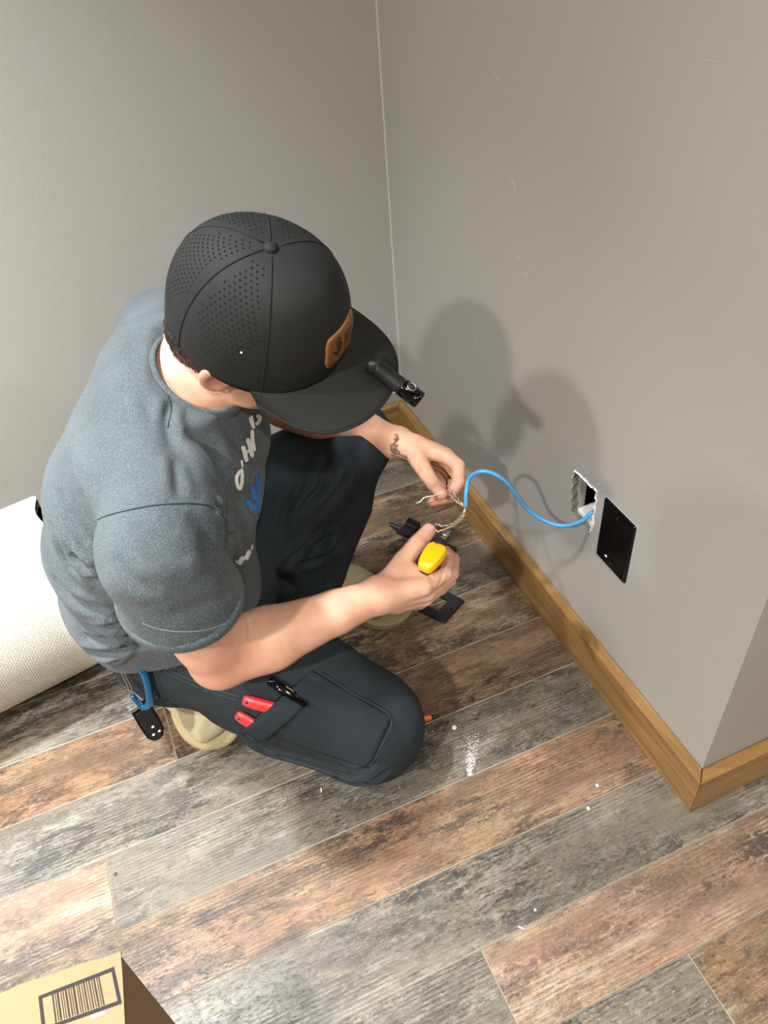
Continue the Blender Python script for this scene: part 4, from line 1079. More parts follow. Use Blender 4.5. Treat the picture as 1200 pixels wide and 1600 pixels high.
letter([([c5(165, 325), c5(180, 380), c5(200, 465)], 2.6), ([c5(205, 258), c5(228, 330), c5(250, 425)], 2.6), ([c5(180, 395), c5(228, 360)], 1.8)], M_PW, 'letter', 'white printed letter H')
letter([([c5(248, 180), c5(252, 280), c5(270, 372)], 2.2)], M_PW, 'letter'); letter([([c5(228, 66), c5(246, 130), c5(268, 168)], 1.9), ([c5(240, 52), c5(252, 90), c5(262, 150)], 1.2)], M_PW, 'letter')
letter([([c5(284, 62), c5(318, 66), c5(306, 110), c5(282, 136)], 2.2)], M_PW, 'letter')
for px, w_ in (([c5(252, 1205), c5(240, 1255)], 1.2), ([c5(226, 1255), c5(208, 1300), c5(190, 1340)], 2.6), ([c5(176, 1312), c5(150, 1345), c5(134, 1380)], 2.8), ([c5(114, 1342), c5(108, 1362)], 1.2)): letter([(px, w_)], M_PW, 'letter')
for px, w_ in (([c5(288, 578), c5(292, 630), c5(298, 690), c5(300, 740)], 2.0), ([c5(236, 664), c5(250, 710), c5(268, 760), c5(284, 800)], 3.0), ([c5(206, 804), c5(230, 845), c5(262, 880)], 3.0), ([c5(314, 740), c5(302, 800), c5(292, 880), c5(290, 960)], (2.0, 3.6)), ([c5(316, 560), c5(317, 640), c5(314, 720)], 1.0)):
    letter([(px, w_)], M_PB, 'printed_finger')

# ---- trousers
def build_trousers():
    v = Vol((-.95, .54, .0), (-.18, 1.30, .58), .003)
    v.slab(SPINE[0][0] + UP * .0, SPINE[1][0], LF, FW, .142, .112, .138, .112, .03)
    v.slab(SPINE[1][0], SPINE[2][0], LF, FW, .138, .108, .130, .105, .03)
    v.cone(HP_R - FW * .01, HP_L - FW * .01, .092, .092, .04)
    # right leg: thigh on top, shank folded under it
    v.cone(HP_R, HP_R + (KN_R - HP_R) * .5 + UP * .022, .090, .097, .04); v.cone(HP_R + (KN_R - HP_R) * .5 + UP * .022, KN_R + UP * .012, .097, .085, .03)
    v.cone(KN_R + UP * -.004, KN_R + (AN_R - KN_R) * .5, .072, .064, .03); v.cone(KN_R + (AN_R - KN_R) * .5, AN_R + UP * .01, .062, .052, .02)
    # near-side slack under the pocket
    v.cone(KN_R + [-.02, .0, -.012], KN_R + [-.15, .095, .015], .062, .060, .03)
    v.cone(HP_R + (KN_R - HP_R) * .45 + LF * .022 + UP * .030, KN_R + LF * .014 + UP * .026, .088, .076, .03)
    # left leg: thigh up to the raised knee, shank down
    v.cone(HP_L, HP_L + (KN_L - HP_L) * .55 + UP * .03, .102, .094, .04); v.cone(HP_L + (KN_L - HP_L) * .55 + UP * .03, KN_L + UP * .01, .094, .072, .03)
    sh = AN_L + UP * .0 - KN_L; v.cone(KN_L, KN_L + sh * .35, .068, .064, .03); v.cone(KN_L + sh * .35, KN_L + sh * .98, .064, .058, .02)
    v.cone(HP_L + (KN_L - HP_L) * .3 - UP * .03, KN_L + sh * .6 - FW * .03, .07, .06, .04); v.cone(HP_L + (KN_L - HP_L) * .25 - UP * .06, AN_L + [-.04, .0, .05], .07, .055, .04)
    v.cone(HP_R + (KN_R - HP_R) * .2, HP_L + (KN_L - HP_L) * .2, .075, .075, .05)
    # cuffs
    v.plane(AN_L + UP * -.022, unit(AN_L - KN_L), AN_L - .12, AN_L + .12, .003)
    an = unit(AN_R - KN_R); v.plane(AN_R + an * .03, an, AN_R - .10, AN_R + .10, .003)
    v.plane((0, 0, .004), (0, 0, -1), (-1, .5, -.02), (0, 1.4, .05), .006)
    return v
tv = build_trousers(); tV, tQ = surface_nets(tv, 2); tV, tQ = biggest(tV, tQ); tN = normals(tV, tQ); tT = bvh(tV, tQ); tN0 = tN.copy()
tV = tV + tN * (vnoise(tV, 16, 7) * .004 + vnoise(tV, 45, 8) * .0012)[:, None]
c3 = lambda x, y: (160 + x * .45, 940 + y * .45); c6 = lambda x, y: (360 + x * .25, 620 + y * .25)
for px, dp, wd in (([c3(480, 440), c3(560, 520), c3(700, 560), c3(840, 600), c3(930, 590)], .006, .006), ([c3(790, 590), c3(850, 620), c3(930, 620), c3(1000, 590)], .008, .005), ([c3(820, 570), c3(880, 590), c3(960, 560)], .005, .005),
                   ([c3(850, 640), c3(930, 650), c3(960, 630)], .005, .005), ([c3(180, 330), c3(260, 360), c3(360, 420), c3(470, 440)], .005, .006), ([c3(300, 220), c3(380, 260), c3(460, 300)], .003, .008),
                   ([c6(620, 370), c6(570, 470), c6(540, 600)], .006, .007), ([c6(680, 420), c6(560, 560), c6(420, 740)], .007, .007), ([c6(460, 420), c6(440, 560), c6(350, 700), c6(320, 900)], .006, .008),
                   ([c6(560, 820), c6(450, 930), c6(330, 1060)], .009, .009), ([c6(640, 850), c6(560, 920), c6(510, 950)], .006, .007), ([c6(580, 990), c6(500, 1030), c6(360, 1060)], .006, .007), ([c6(300, 1060), c6(330, 1140), c6(400, 1220)], .010, .009),
                   ([c6(740, 480), c6(640, 600), c6(560, 740)], .005, .008), ([c6(700, 800), c6(690, 900), c6(640, 1000)], .004, .008), ([c6(640, 440), c6(600, 560), c6(440, 660)], .004, .006), ([c6(760, 620), c6(730, 720), c6(700, 800)], .004, .007)):
    tV = crease(tV, tN0, tT, px, dp * 1.35, wd)
tV[:, 2] = np.maximum(tV[:, 2], .003)
M_TROU = fabric('black_work_cloth', lin(32, 37, 41), lin(41, 47, 52), lin(74, 83, 89), .85, 1100, .16, .3, 0.0)
M_TSEAM = simple('trouser_seam', lin(20, 23, 26), .9); M_TST = simple('trouser_stitch', lin(60, 67, 73), .9)
trou = put('trousers', fast_mesh('trousers', tV, tQ), M_TROU); tT2 = bvh(tV, tQ)
def patch(name, tree, corners, off, nx_, ny_, mat, parent, label=None, thick=.0014, bulge=0, hfun=None):
    """piece of cloth laid over the surface between four photo corners (TL TR BR BL)"""
    G = []; 
    for j in range(ny_ + 1):
        row = []
        for i in range(nx_ + 1):
            s, t = i / nx_, j / ny_; c = [np.array(k_, float) for k_ in corners]
            p = c[0] * (1 - s) * (1 - t) + c[1] * s * (1 - t) + c[2] * s * t + c[3] * (1 - s) * t; row.append(cast(tree, *p))
        G.append(row)
    flat = [h_ for r in G for h_ in r if h_ is not None]
    if len(flat) < (nx_ + 1) * (ny_ + 1) * .7: print('patch miss', name, len(flat)); 
    P_ = np.zeros((ny_ + 1, nx_ + 1, 3)); N_ = np.zeros_like(P_)
    last = flat[0]
    for j in range(ny_ + 1):
        for i in range(nx_ + 1):
            h_ = G[j][i] or last; last = h_; P_[j, i] = h_[0]; N_[j, i] = h_[1]
    for _ in range(3):
        Nn = N_.copy(); Nn[1:-1, 1:-1] = (N_[1:-1, 1:-1] * 2 + N_[:-2, 1:-1] + N_[2:, 1:-1] + N_[1:-1, :-2] + N_[1:-1, 2:]) / 6; N_ = Nn
        Pn = P_.copy(); Pn[1:-1, 1:-1] = (P_[1:-1, 1:-1] * 2 + P_[:-2, 1:-1] + P_[2:, 1:-1] + P_[1:-1, :-2] + P_[1:-1, 2:]) / 6; P_ = Pn
    V = []; Fc = []; W = nx_ + 1
    for lay in (1, 0):
        for j in range(ny_ + 1):
            for i in range(nx_ + 1):
                s, t = i / nx_, j / ny_; b_ = bulge * max(0, math.sin(PI * s) * math.sin(PI * t)) ** .5 + (hfun(s, t) if hfun else 0)
                e = min(s, 1 - s, t, 1 - t); hgt = off + b_ + (thick if e > 0 else thick * .5)
                V.append(P_[j, i] + N_[j, i] * (hgt if lay else -.001))
    K = len(V) // 2
    for j in range(ny_):
        for i in range(nx_):
            a = j * W + i; Fc.append((a, a + 1, a + W + 1, a + W)); Fc.append((K + a + W, K + a + W + 1, K + a + 1, K + a))
    ed = [i for i in range(W)] + [j * W + nx_ for j in range(1, ny_ + 1)] + [ny_ * W + i for i in range(nx_ - 1, -1, -1)] + [j * W for j in range(ny_ - 1, 0, -1)]
    for a, b in zip(ed, ed[1:] + ed[:1]): Fc.append((b, a, K + a, K + b))
    return pmesh(name, V, Fc, mat, parent, label)
TLp, TRp, BRp, BLp = c3(492, 432), c3(728, 238), c3(1004, 402), c3(905, 588)
pocket = patch('thigh_pocket', tT2, [TLp, TRp, BRp, c3(925, 580)], .0012, 26, 26, M_TROU, trou, 'open thigh tool pocket', .0016, .0025, lambda s, t: .0125 * max(0, math.sin(PI * min(1, s * 1.15))) ** .6 * math.exp(-(t / .30) ** 2))
patch('pocket_hem', tT2, [c3(492, 430), c3(650, 318), c3(706, 352), c3(560, 468)], .0050, 14, 6, M_TROU, trou, 'folded hem of the tool pocket', .0026, 0, lambda s, t: .0120 * max(0, math.sin(PI * min(.86, .08 + s * .85))) ** .6 * (1 - .12 * t))
strip('pocket_stitch', tT2, [c3(742, 244), c3(860, 320), c3(995, 400), c3(975, 480), c3(925, 572)], .0006, M_TST, trou, .0058)
strip('side_seam', tT2, [c3(160, 200), c3(260, 250), c3(380, 300), c3(480, 330)], .0009, M_TST, trou, .0008)
strip('side_seam', tT2, [c3(166, 214), c3(262, 264), c3(380, 314), c3(470, 342)], .0007, M_TST, trou, .0008)
strip('inner_seam', tT2, [c3(180, 322), c3(240, 348), c3(330, 420), c3(400, 444), c3(470, 446)], .0010, M_TSEAM, trou, .0006)
strip('belt_loop', tT2, [c3(222, 186), c3(208, 222), c3(200, 240)], .0030, M_TROU, trou, .0010)
strip('shank_seam', tT2, [c3(500, 462), c3(600, 530), c3(720, 570), c3(840, 612), c3(940, 640)], .0009, M_TST, trou, .0006)
strip('knee_seam', tT2, [c6(560, 1240), c6(562, 1100), c6(570, 1000)], .0007, M_TST, trou, .0006)
strip('knee_seam', tT2, [c3(700, 240), c3(820, 190), c3(880, 170)], .0006, M_TST, trou, .0006)

# ---- shoes
M_SHOE = simple('tan_leather', lin(178, 165, 134), .6, nscale=70, var=.14, bump=.3); M_SOLE = simple('tan_rubber', lin(158, 141, 106), .7, nscale=90, var=.1)
def shoe(heel, toe, up, label):
    heel = np.array(heel); toe = np.array(toe); a = unit(toe - heel); u_ = unit(up - a * (up @ a)); s_ = np.cross(u_, a); L = np.linalg.norm(toe - heel)
    def Q_(x, y, z): return heel + a * x * L + s_ * y + u_ * z
    v = Vol(np.minimum(heel, toe) - .13, np.maximum(heel, toe) + .13, .003)
    SM = np.stack([a, s_, u_])
    v.slab(Q_(.10, 0, .045), Q_(.45, 0, .040), s_, u_, .036, .046, .042, .040, .02); v.slab(Q_(.45, 0, .040), Q_(.86, .003, .028), s_, u_, .042, .040, .047, .028, .02)
    v.cone(Q_(.10, 0, .07), Q_(.16, 0, .095), .036, .038, .02)
    v.plane(Q_(0, 0, .016), -u_, Q_(.5, 0, 0) - .25, Q_(.5, 0, 0) + .25, .002)
    V_, Q4 = surface_nets(v, 2); N_ = normals(V_, Q4); V_ = V_ + N_ * (vnoise(V_, 60, 5) * .0012)[:, None]
    root = link('shoe', fast_mesh('shoe', V_, Q4), M_SHOE, person); root.matrix_parent_inverse = Matrix.Translation(-PL); root['label'] = label
    prof = [(0.0, .014), (.02, .026), (.10, .034), (.28, .034), (.45, .034), (.62, .049), (.78, .054), (.92, .045), (1.0, .028), (1.045, .008)]
    ring = [(x, y + .004) for x, y in prof] + [(x, -y - .002) for x, y in prof[::-1]]
    ring = [tuple(p[:2]) for p in catmull([(*p, 0) for p in ring + ring[:1]], 3)[:-1]]
    def rg(k, z): return [tuple(Q_(.5 + (x - .5) * k, y * k, z)) for x, y in ring]
    V, Fc = loftpoly([rg(.97, 0), rg(1.0, .003), rg(1.01, .014), rg(1.0, .0165), rg(1.04, .0175), rg(1.04, .0205), rg(.98, .0225)]); pmesh('sole', V, Fc, M_SOLE, root)
    return root
SHOE_R = shoe(FOOT_R[0], FOOT_R[1], np.array([-.12, -.45, .88]), 'tan shoe tucked under his right thigh')
SHOE_L = shoe(FOOT_L[0], FOOT_L[1], UP, 'tan shoe flat on the floor below his left knee')

# ---- the cap
M_CAP = NT('cap_fabric'); v_ = M_CAP.coord(); a_ = M_CAP.noise(v_, 900, 3); b_ = M_CAP.noise(v_, 30, 4)
M_CAP.set(Base_Color=M_CAP.mix(b_, lin(28, 29, 29), lin(36, 37, 37)), Roughness=.72); M_CAP.b.inputs['Specular IOR Level'].default_value = .3; M_CAP.bump(a_, .2, .0006); M_CAP = M_CAP.m
M_CAPD = simple('cap_seam', lin(20, 20, 20), .85); M_HOLE = simple('cap_hole', (.0015, .0015, .0015), 1)
CA, CB, CH = .1085, .093, .135
def crown(th, s, off=0.0):
    """th: angle from the front, s: 0 rim .. 1 button"""
    ph = s * PI / 2; c, n = math.cos(ph), math.sin(ph); front = max(0, math.cos(th))
    e1_, e2_ = .80 - .12 * front, .92 - .10 * front; rr = max(c, 0) ** e1_; zz = n ** e2_
    a = CA + off; b = CB + off; h = CH + off + .004 * front * math.sin(PI * s)
    # flattened front panel and a slight pinch along the six seams
    seam = 0
    for sm_ in (PI / 3, -PI / 3, 2 * PI / 3, -2 * PI / 3, PI): 
        dlt = abs((th - sm_ + PI) % (2 * PI) - PI); seam += math.exp(-(dlt / .055) ** 2)
    k = 1 - .012 * seam * math.sin(PI * min(1, s * 1.02)) ** .5
    x = (a + .006 * max(0, -math.cos(th))) * rr * math.cos(th) * k - .004 * (1 - s); y = b * rr * math.sin(th) * k; z = h * zz - (1 - s) * (.010 * max(0, -math.cos(th)) + .006 * abs(math.sin(th)))
    return x, y, z
nt_, nr_ = 96, 30; V = []; Fc = []
for lay, off in ((0, 0.0), (1, -.0022)):
    for j in range(nr_ + 1):
        s = (j / nr_) ** 1.0 * .995
        for i in range(nt_): V.append(H(*crown(2 * PI * i / nt_, s, off)))
K = (nr_ + 1) * nt_
for j in range(nr_):
    for i in range(nt_):
        a = j * nt_ + i; b = j * nt_ + (i + 1) % nt_; Fc.append((a, b, b + nt_, a + nt_)); Fc.append((K + a + nt_, K + b + nt_, K + b, K + a))
for i in range(nt_): Fc.append(((i + 1) % nt_, i, K + i, K + (i + 1) % nt_))
Fc.append(tuple(nr_ * nt_ + i for i in range(nt_))); Fc.append(tuple(K + nr_ * nt_ + i for i in range(nt_))[::-1])
cap = pmesh('baseball_cap', V, Fc, M_CAP, None, 'charcoal perforated baseball cap')
def seamline(th): return [H(*crown(th, s, .0004)) for s in np.linspace(0.0, .97, 26)]
for th in (PI / 3, -PI / 3, 2 * PI / 3, -2 * PI / 3, PI):
    V, Fc = tube_geo(seamline(th), .0010, 6); pmesh('panel_seam', V, Fc, M_CAPD, cap)
bm = lathe_bm([(.0001, .0036), (.0035, .0034), (.0062, .0018), (.0072, -.0006), (.0072, -.003)], 20, False); xform(bm, frame_m(H(0, 0, CH + .0008), HF, HL, HU)); 
o = bm_obj('cap_button', bm, M_CAP, cap, True)
# perforation grid on the four rear panels
V = []; Fc = []
def dot(p, n_, r):
    b = len(V); n_ = unit(n_); x = unit(np.cross(n_, [.3, .2, .9])); y = np.cross(n_, x)
    for k in range(6): a = k * PI / 3; V.append(p + (x * math.cos(a) + y * math.sin(a)) * r)
    Fc.append(tuple(range(b, b + 6)))
for pc in (-PI / 2, PI / 2, -5 * PI / 6, 5 * PI / 6):
    w_ = PI / 3 if abs(pc) < 2 else PI / 3
    for j in range(22):
        s = .16 + j * .036
        x, y, z = crown(pc, s); rad = math.hypot(x, y)
        step = .0058 / max(rad, .01); half = w_ / 2 * (.80 - .55 * abs(s - .42)) if s > .42 else w_ / 2 * (.80 - 1.5 * (.42 - s))
        if half < step: continue
        for i in range(-int(half / step), int(half / step) + 1):
            th = pc + (i + .5 * (j % 2)) * step
            if abs(th - pc) > half or s > .92: continue
            p = np.array(H(*crown(th, s, .0004))); q = np.array(H(*crown(th + .02, s, .0004))); r = np.array(H(*crown(th, s + .01, .0004)))
            dot(p, np.cross(q - p, r - p), .00130)
pmesh('perforations', V, Fc, M_HOLE, cap, 'rows of small air holes', False)['kind'] = 'stuff'
V = []; Fc = []; pl_ = np.array(H(*crown(-1.32, .30, .0008))); dot(pl_, pl_ - HO, .0013); pmesh('lint_speck', V, Fc, simple('lint', (.8, .8, .78), .9), cap, 'tiny white lint speck', False)
# brim
nb, mb = 36, 14; V = []; Fc = []; BR = {}
def brim_pt(u, t, lay):            # u -1..1 across, t 0 (crown) .. 1 (edge)
    th = u * math.radians(67); x0, y0, z0 = crown(th, .012); 
    # outer outline
    a = u * PI / 2 ; ox = .052 + .122 * math.cos(a) ** .62 if abs(u) < 1 else .052; oy = .090 * math.sin(a) * (1.0)
    ix, iy = x0 - .003, y0 * .985
    x = ix + (ox - ix) * t; y = iy + (oy - iy) * t
    z = z0 + .001 - .095 * (x - .085) * .35 - 1.9 * (abs(y) ** 2) * min(1, t * 1.0) * .9
    if u * u > .98: z = z
    return x, y, z - (0 if lay == 0 else .0024)
for lay in (0, 1):
    for i in range(nb + 1):
        for j in range(mb + 1): V.append(H(*brim_pt(-1 + 2 * i / nb, j / mb, lay)))
K = (nb + 1) * (mb + 1)
for i in range(nb):
    for j in range(mb):
        a = i * (mb + 1) + j; b = a + mb + 1; Fc.append((a, a + 1, b + 1, b)); Fc.append((K + b, K + b + 1, K + a + 1, K + a))
ed = [i * (mb + 1) for i in range(nb + 1)] + [nb * (mb + 1) + j for j in range(1, mb + 1)] + [i * (mb + 1) + mb for i in range(nb - 1, -1, -1)] + [j for j in range(mb - 1, 0, -1)]
for a, b in zip(ed, ed[1:] + ed[:1]): Fc.append((a, b, K + b, K + a))
brim = pmesh('brim', V, Fc, M_CAP, cap)
BRV, BRF = V, [f for f in Fc if len(f) == 4]; brT = BVHTree.FromPolygons([tuple(v) for v in V], Fc)
edge = [np.array(H(*brim_pt(-1 + 2 * i / nb, 1, 0))) - HU * .0012 for i in range(nb + 1)]
V, Fc = tube_geo(edge, .0019, 8); pmesh('brim_edge', V, Fc, M_CAP, cap)
# leather patch with a burnt hand mark
M_LEA = simple('tan_leather_patch', lin(128, 78, 36), .5, nscale=150, var=.12, bump=.3); M_LEAD = simple('patch_edge', lin(156, 98, 56), .6); M_BURN = simple('burnt_mark', lin(48, 30, 18), .7)
def pt_patch(a, b, off):           # a across -1..1, b up 0..1
    th = .02 + a * .34; x, y, z = crown(th, .10 + b * .25); p = np.array(H(x, y, z)); q = np.array(H(*crown(th + .02, .10 + b * .25))); r = np.array(H(*crown(th, .11 + b * .27)))
    n_ = unit(np.cross(q - p, r - p)); return p + n_ * off
def patch_grid(sc, off, name, mat):
    V = []; Fc = []; na, nb2 = 28, 14
    for j in range(nb2 + 1):
        for i in range(na + 1):
            a = -1 + 2 * i / na; b = j / nb2; k = .10 * max(0, abs(b - .5) * 2 - .6) / .4; a2 = a * (1 - k) * sc; b2 = .5 + (b - .5) * sc * (1 - .12 * max(0, abs(a) - .85) / .15)
            V.append(pt_patch(a2, b2, off))
    for j in range(nb2):
        for i in range(na): a = j * (na + 1) + i; Fc.append((a, a + 1, a + na + 2, a + na + 1))
    ed = [i for i in range(na + 1)] + [j * (na + 1) + na for j in range(1, nb2 + 1)] + [nb2 * (na + 1) + i for i in range(na - 1, -1, -1)] + [j * (na + 1) for j in range(nb2 - 1, 0, -1)]
    n0 = len(V)
    for e in ed: i, j = e % (na + 1), e // (na + 1); V.append(V[e] * 1.0 - unit(V[e] - HO) * (off + .0004))
    for k in range(len(ed)): Fc.append((ed[(k + 1) % len(ed)], ed[k], n0 + k, n0 + (k + 1) % len(ed)))
    return pmesh(name, V, Fc, mat, cap)
patch_grid(1.0, .0020, 'leather_patch_border', M_LEAD); patch_grid(.94, .0024, 'leather_patch', M_LEA)
V = []; Fc = []
def burn(pts, w_):
    P_ = catmull([(*p, 0) for p in pts], 4)[:, :2] if len(pts) > 2 else np.array(pts); pr = None
    for i in range(len(P_)):
        a = P_[max(i - 1, 0)]; b = P_[min(i + 1, len(P_) - 1)]; d = b - a; d = d / (np.linalg.norm(d * (1, .46)) or 1); nn_ = np.array([-d[1] * .46, d[0] / .46 * .46])
        b0 = len(V)
        for s_ in (-1, 1): q = P_[i] + np.array([-d[1] * .5, d[0] * 1.0]) * w_ * s_; V.append(pt_patch(q[0], q[1], .0028))
        if pr is not None: Fc.append((pr, pr + 1, b0 + 1, b0))
        pr = b0
# hand mark on the wearer's right side of the patch (a < 0)
for pts, w_ in (([(-.52, .30), (-.44, .42), (-.40, .52)], .085), ([(-.46, .50), (-.50, .66), (-.54, .80)], .03), ([(-.40, .52), (-.41, .70), (-.42, .86)], .03), ([(-.36, .50), (-.32, .68), (-.30, .80)], .03), ([(-.34, .42), (-.27, .50), (-.22, .60)], .03), ([(-.54, .38), (-.62, .44), (-.70, .50)], .03)): burn(pts, w_)
for pts in ([(-.05, .35), (.02, .75), (.08, .35)], [(-.02, .5), (.05, .5)], [(.16, .35), (.16, .72), (.24, .70), (.26, .58), (.17, .54), (.27, .35)], [(.36, .72), (.36, .42), (.42, .35), (.48, .42), (.48, .72)], [(.70, .70), (.60, .66), (.58, .42), (.68, .36), (.72, .48)], [(-.06, .22), (.70, .22)]): burn(pts, .016)
pmesh('patch_mark', V, Fc, M_BURN, cap, 'burnt hand mark and lettering on the leather patch', False)

# ---- flashlight clipped to the brim
t0 = cast(brT, 577, 578); t1 = cast(brT, 603, 598)
if t0 is None or t1 is None: print('brim miss'); t0 = (np.array(H(.15, .05, 0)), HU); t1 = (np.array(H(.17, .06, 0)), HU)
n_ = unit(t0[1] + t1[1]); A_ = t0[0] + n_ * .0128; B_ = t1[0] + n_ * .0128; dd = unit(B_ - A_); LN = .074; A_ = A_ - dd * .004
fl_ = empty('flashlight', tuple(A_)); tag(fl_, 'small black ribbed flashlight clipped onto the cap brim', 'flashlight')
FM = frame_m((0, 0, 0), np.cross(n_, dd), n_, dd)
def fpart(name, bm, mat, smooth=True, parent=None): xform(bm, FM); return bm_obj(name, bm, mat, parent or fl_, smooth)
fpart('barrel', lathe_bm([(.0001, .002), (.0075, .002), (.0082, 0), (.0098, 0), (.0104, .001), (.0104, .010), (.0092, .0112), (.0094, .0122)] + sum([[(.0094, .013 + k * .0022), (.0101, .0137 + k * .0022), (.0101, .0146 + k * .0022), (.0094, .0152 + k * .0022)] for k in range(15)], []) + [(.0094, .0475)], 32, False), M_BLK)
fpart('head', lathe_bm([(.0094, .0475), (.0108, .0485), (.0110, .050), (.0110, .0655), (.0100, .0665), (.0106, .0675), (.0108, .0735), (.0098, .0745), (.0086, .0745), (.0084, .0735), (.0001, .0735)], 32, False), M_BLKGLOSS)
bm = lathe_bm([(.0001, .0022), (.0036, .0022), (.0044, .0014), (.0044, 0)], 20, False); xform(bm, frame_z((0, .0100, .0575), (0, 1, 0))); fpart('switch', bm, M_BLKM)
bm = lathe_bm([(.0050, 0), (.0058, .0016), (.0050, .0022), (.0046, .0016)], 20, False); xform(bm, frame_z((0, .0100, .0575), (0, 1, 0))); fpart('switch_ring', bm, M_STEEL)
fpart('clip', box_bm((-.0035, -.0150, .012), (.0035, -.0136, .060), .0005), M_STEEL, False)
fpart('clip_collar', box_bm((-.0035, -.0148, .044), (.0035, -.0090, .050), .0005), M_STEEL, False)
bm = lathe_bm([(.0001, 0), (.0072, 0)], 24, False); xform(bm, Matrix.Translation((0, 0, .0738))); fpart('lens', bm, simple('lens_glass', (.05, .06, .07), .05, coat=1))

# ---- tool in the right hand: yellow and dark grey grip, black collar, steel blade
M_YEL = simple('yellow_grip', lin(252, 190, 10), .38); M_DGR = simple('dark_grey_grip', lin(48, 50, 62), .5)
K0 = J(665, 884, .386); K1 = J(693, 846, .392); kd = unit(K1 - K0); KL = np.linalg.norm(K1 - K0)
kn = unit(CAM - (K0 + K1) / 2); kn = unit(kn - kd * (kn @ kd)); ks = np.cross(kn, kd)
kn2 = unit(kn * .90 + ks * .44); ks2 = np.cross(kn2, kd)
tl = empty('punch_down_tool', tuple(K0)); tag(tl, 'yellow and dark grey punch-down tool held in his right hand', 'hand tool')
KM = frame_m((0, 0, 0), ks2, kn2, kd)
def kpart(name, bm, mat, smooth=False): xform(bm, KM); return bm_obj(name, bm, mat, tl, smooth)
def oval_loft(st, n=24, e=.8):     # st: (z, cx, cy, hx, hy)
    rings = []
    for z, cx_, cy_, hx_, hy_ in st:
        r = []
        for k in range(n):
            a = 2 * PI * k / n; c_, s_ = math.cos(a), math.sin(a); r.append((cx_ + hx_ * math.copysign(abs(c_) ** e, c_), cy_ + hy_ * math.copysign(abs(s_) ** e, s_), z))
        rings.append(r)
    return rings
def kloft(name, st, mat, e=.7):
    V, Fc = loftpoly(oval_loft(st, 24, e)); M3 = np.array(KM.to_3x3()); V = [M3 @ np.array(v) for v in V]; return mesh_obj(name, V, Fc, mat, tl, True)
zz0 = -.008
kloft('yellow_shell', [(zz0, 0, -.004, .006, .004), (zz0 + .004, 0, -.002, .0110, .0075), (.004, 0, -.001, .0140, .0092), (.020, 0, .0, .0165, .0102), (.034, 0, 0, .0165, .0100), (.041, 0, 0, .0130, .0085), (.0435, 0, 0, .0100, .0060)], M_YEL, .42)
kloft('grey_underside', [(zz0 - .001, .0, -.010, .006, .004), (zz0 + .006, .002, -.010, .0100, .0062), (.006, .005, -.0095, .0140, .0085), (.022, .005, -.0095, .0160, .0090), (.034, .004, -.008, .0130, .0075), (.041, .001, -.006, .006, .004)], M_DGR, .7)
kloft('collar', [(.039, .004, -.001, .0090, .0100), (.043, .004, -.001, .0112, .0116), (.0505, .004, -.001, .0108, .0112), (.054, .004, -.001, .0080, .0086)], M_BLKM, 1)
kloft('ferrule', [(.053, .004, -.001, .0056, .0056), (.0560, .004, -.001, .0060, .0060), (.0590, .004, -.001, .0050, .0050)], M_STEEL, 1)
kpart('blade', box_bm((.0008, -.0020, .058), (.0080, -.0004, .078), .0004), M_STEEL)
kpart('blade_tip', box_bm((.0030, -.0030, .066), (.0098, .0014, .074), .0004), M_STEEL)
kpart('hook', box_bm((-.0050, -.0052, .050), (-.0030, .0010, .066), .0004), M_BLK)
# pin end of a second blade showing past his knuckles
pa_ = J(706, 883, .30); pb_ = J(721, 890, .295); V, Fc = tube_geo([pa_ - K0, pb_ - K0], .0011, 8); mesh_obj('spare_pin', V, Fc, M_STEEL, tl, True)

# ---- twisted pairs
wires = []
def twisted(name, path, cols, r=.00066, pitch=.012, lab=None, amp=.0010):
    P_ = catmull(path, 14); d = np.concatenate([[0], np.cumsum(np.linalg.norm(np.diff(P_, axis=0), axis=1))]); T = np.gradient(P_, axis=0); T /= np.linalg.norm(T, axis=1)[:, None]
    for w_, (cname, colr) in enumerate(cols):
        Q_ = []
        for p, t_, s in zip(P_, T, d):
            x = unit(np.cross(t_, [0, 0, 1.]) + 1e-6); y = np.cross(t_, x); a = 2 * PI * s / pitch + w_ * PI; Q_.append(p + (x * math.cos(a) + y * math.sin(a)) * amp)
        V, Fc = tube_geo(np.array(Q_) - np.array([0, .79, .31]), r, 6); o = mesh_obj('wire', V, Fc, WM(cname, colr), cb, True); o['label'] = cname + ' wire'
WMS = {}
def WM(n, c):
    if n not in WMS: WMS[n] = simple('wire_' + n.replace(' ', '_'), c, .4)
    return WMS[n]
W_ = ('white', lin(232, 228, 220)); O_ = ('orange', lin(224, 132, 70)); B_2 = ('grey blue', lin(120, 135, 150)); G_ = ('pale green', lin(180, 190, 170)); BR_ = ('brown', lin(120, 84, 62))
zc = CEND[2]
twisted('pair', [CEND, J(722, 806, zc - .003), J(708, 818, .372), J(692, 822, .378), J(680, 818, .384)], [W_, B_2], lab='white')
twisted('pair', [CEND, J(724, 808, zc - .003), J(711, 820, .376), J(700, 825, .382), J(686, 830, .388), J(680, 828, .388)], [W_, O_])
twisted('pair', [CEND, J(720, 788, zc + .006), J(711, 782, .378), J(702, 774, .392), J(694, 774, .400)], [W_, G_])
twisted('pair', [CEND, J(718, 783, zc + .010), J(709, 772, .392), J(704, 766, .394)], [W_, BR_])
twisted('pair', [J(690, 772, .404), J(676, 775, .410), J(664, 777, .408), J(656, 784, .402), J(650, 786, .398)], [W_, ('cream', lin(232, 220, 190))], amp=.0006)

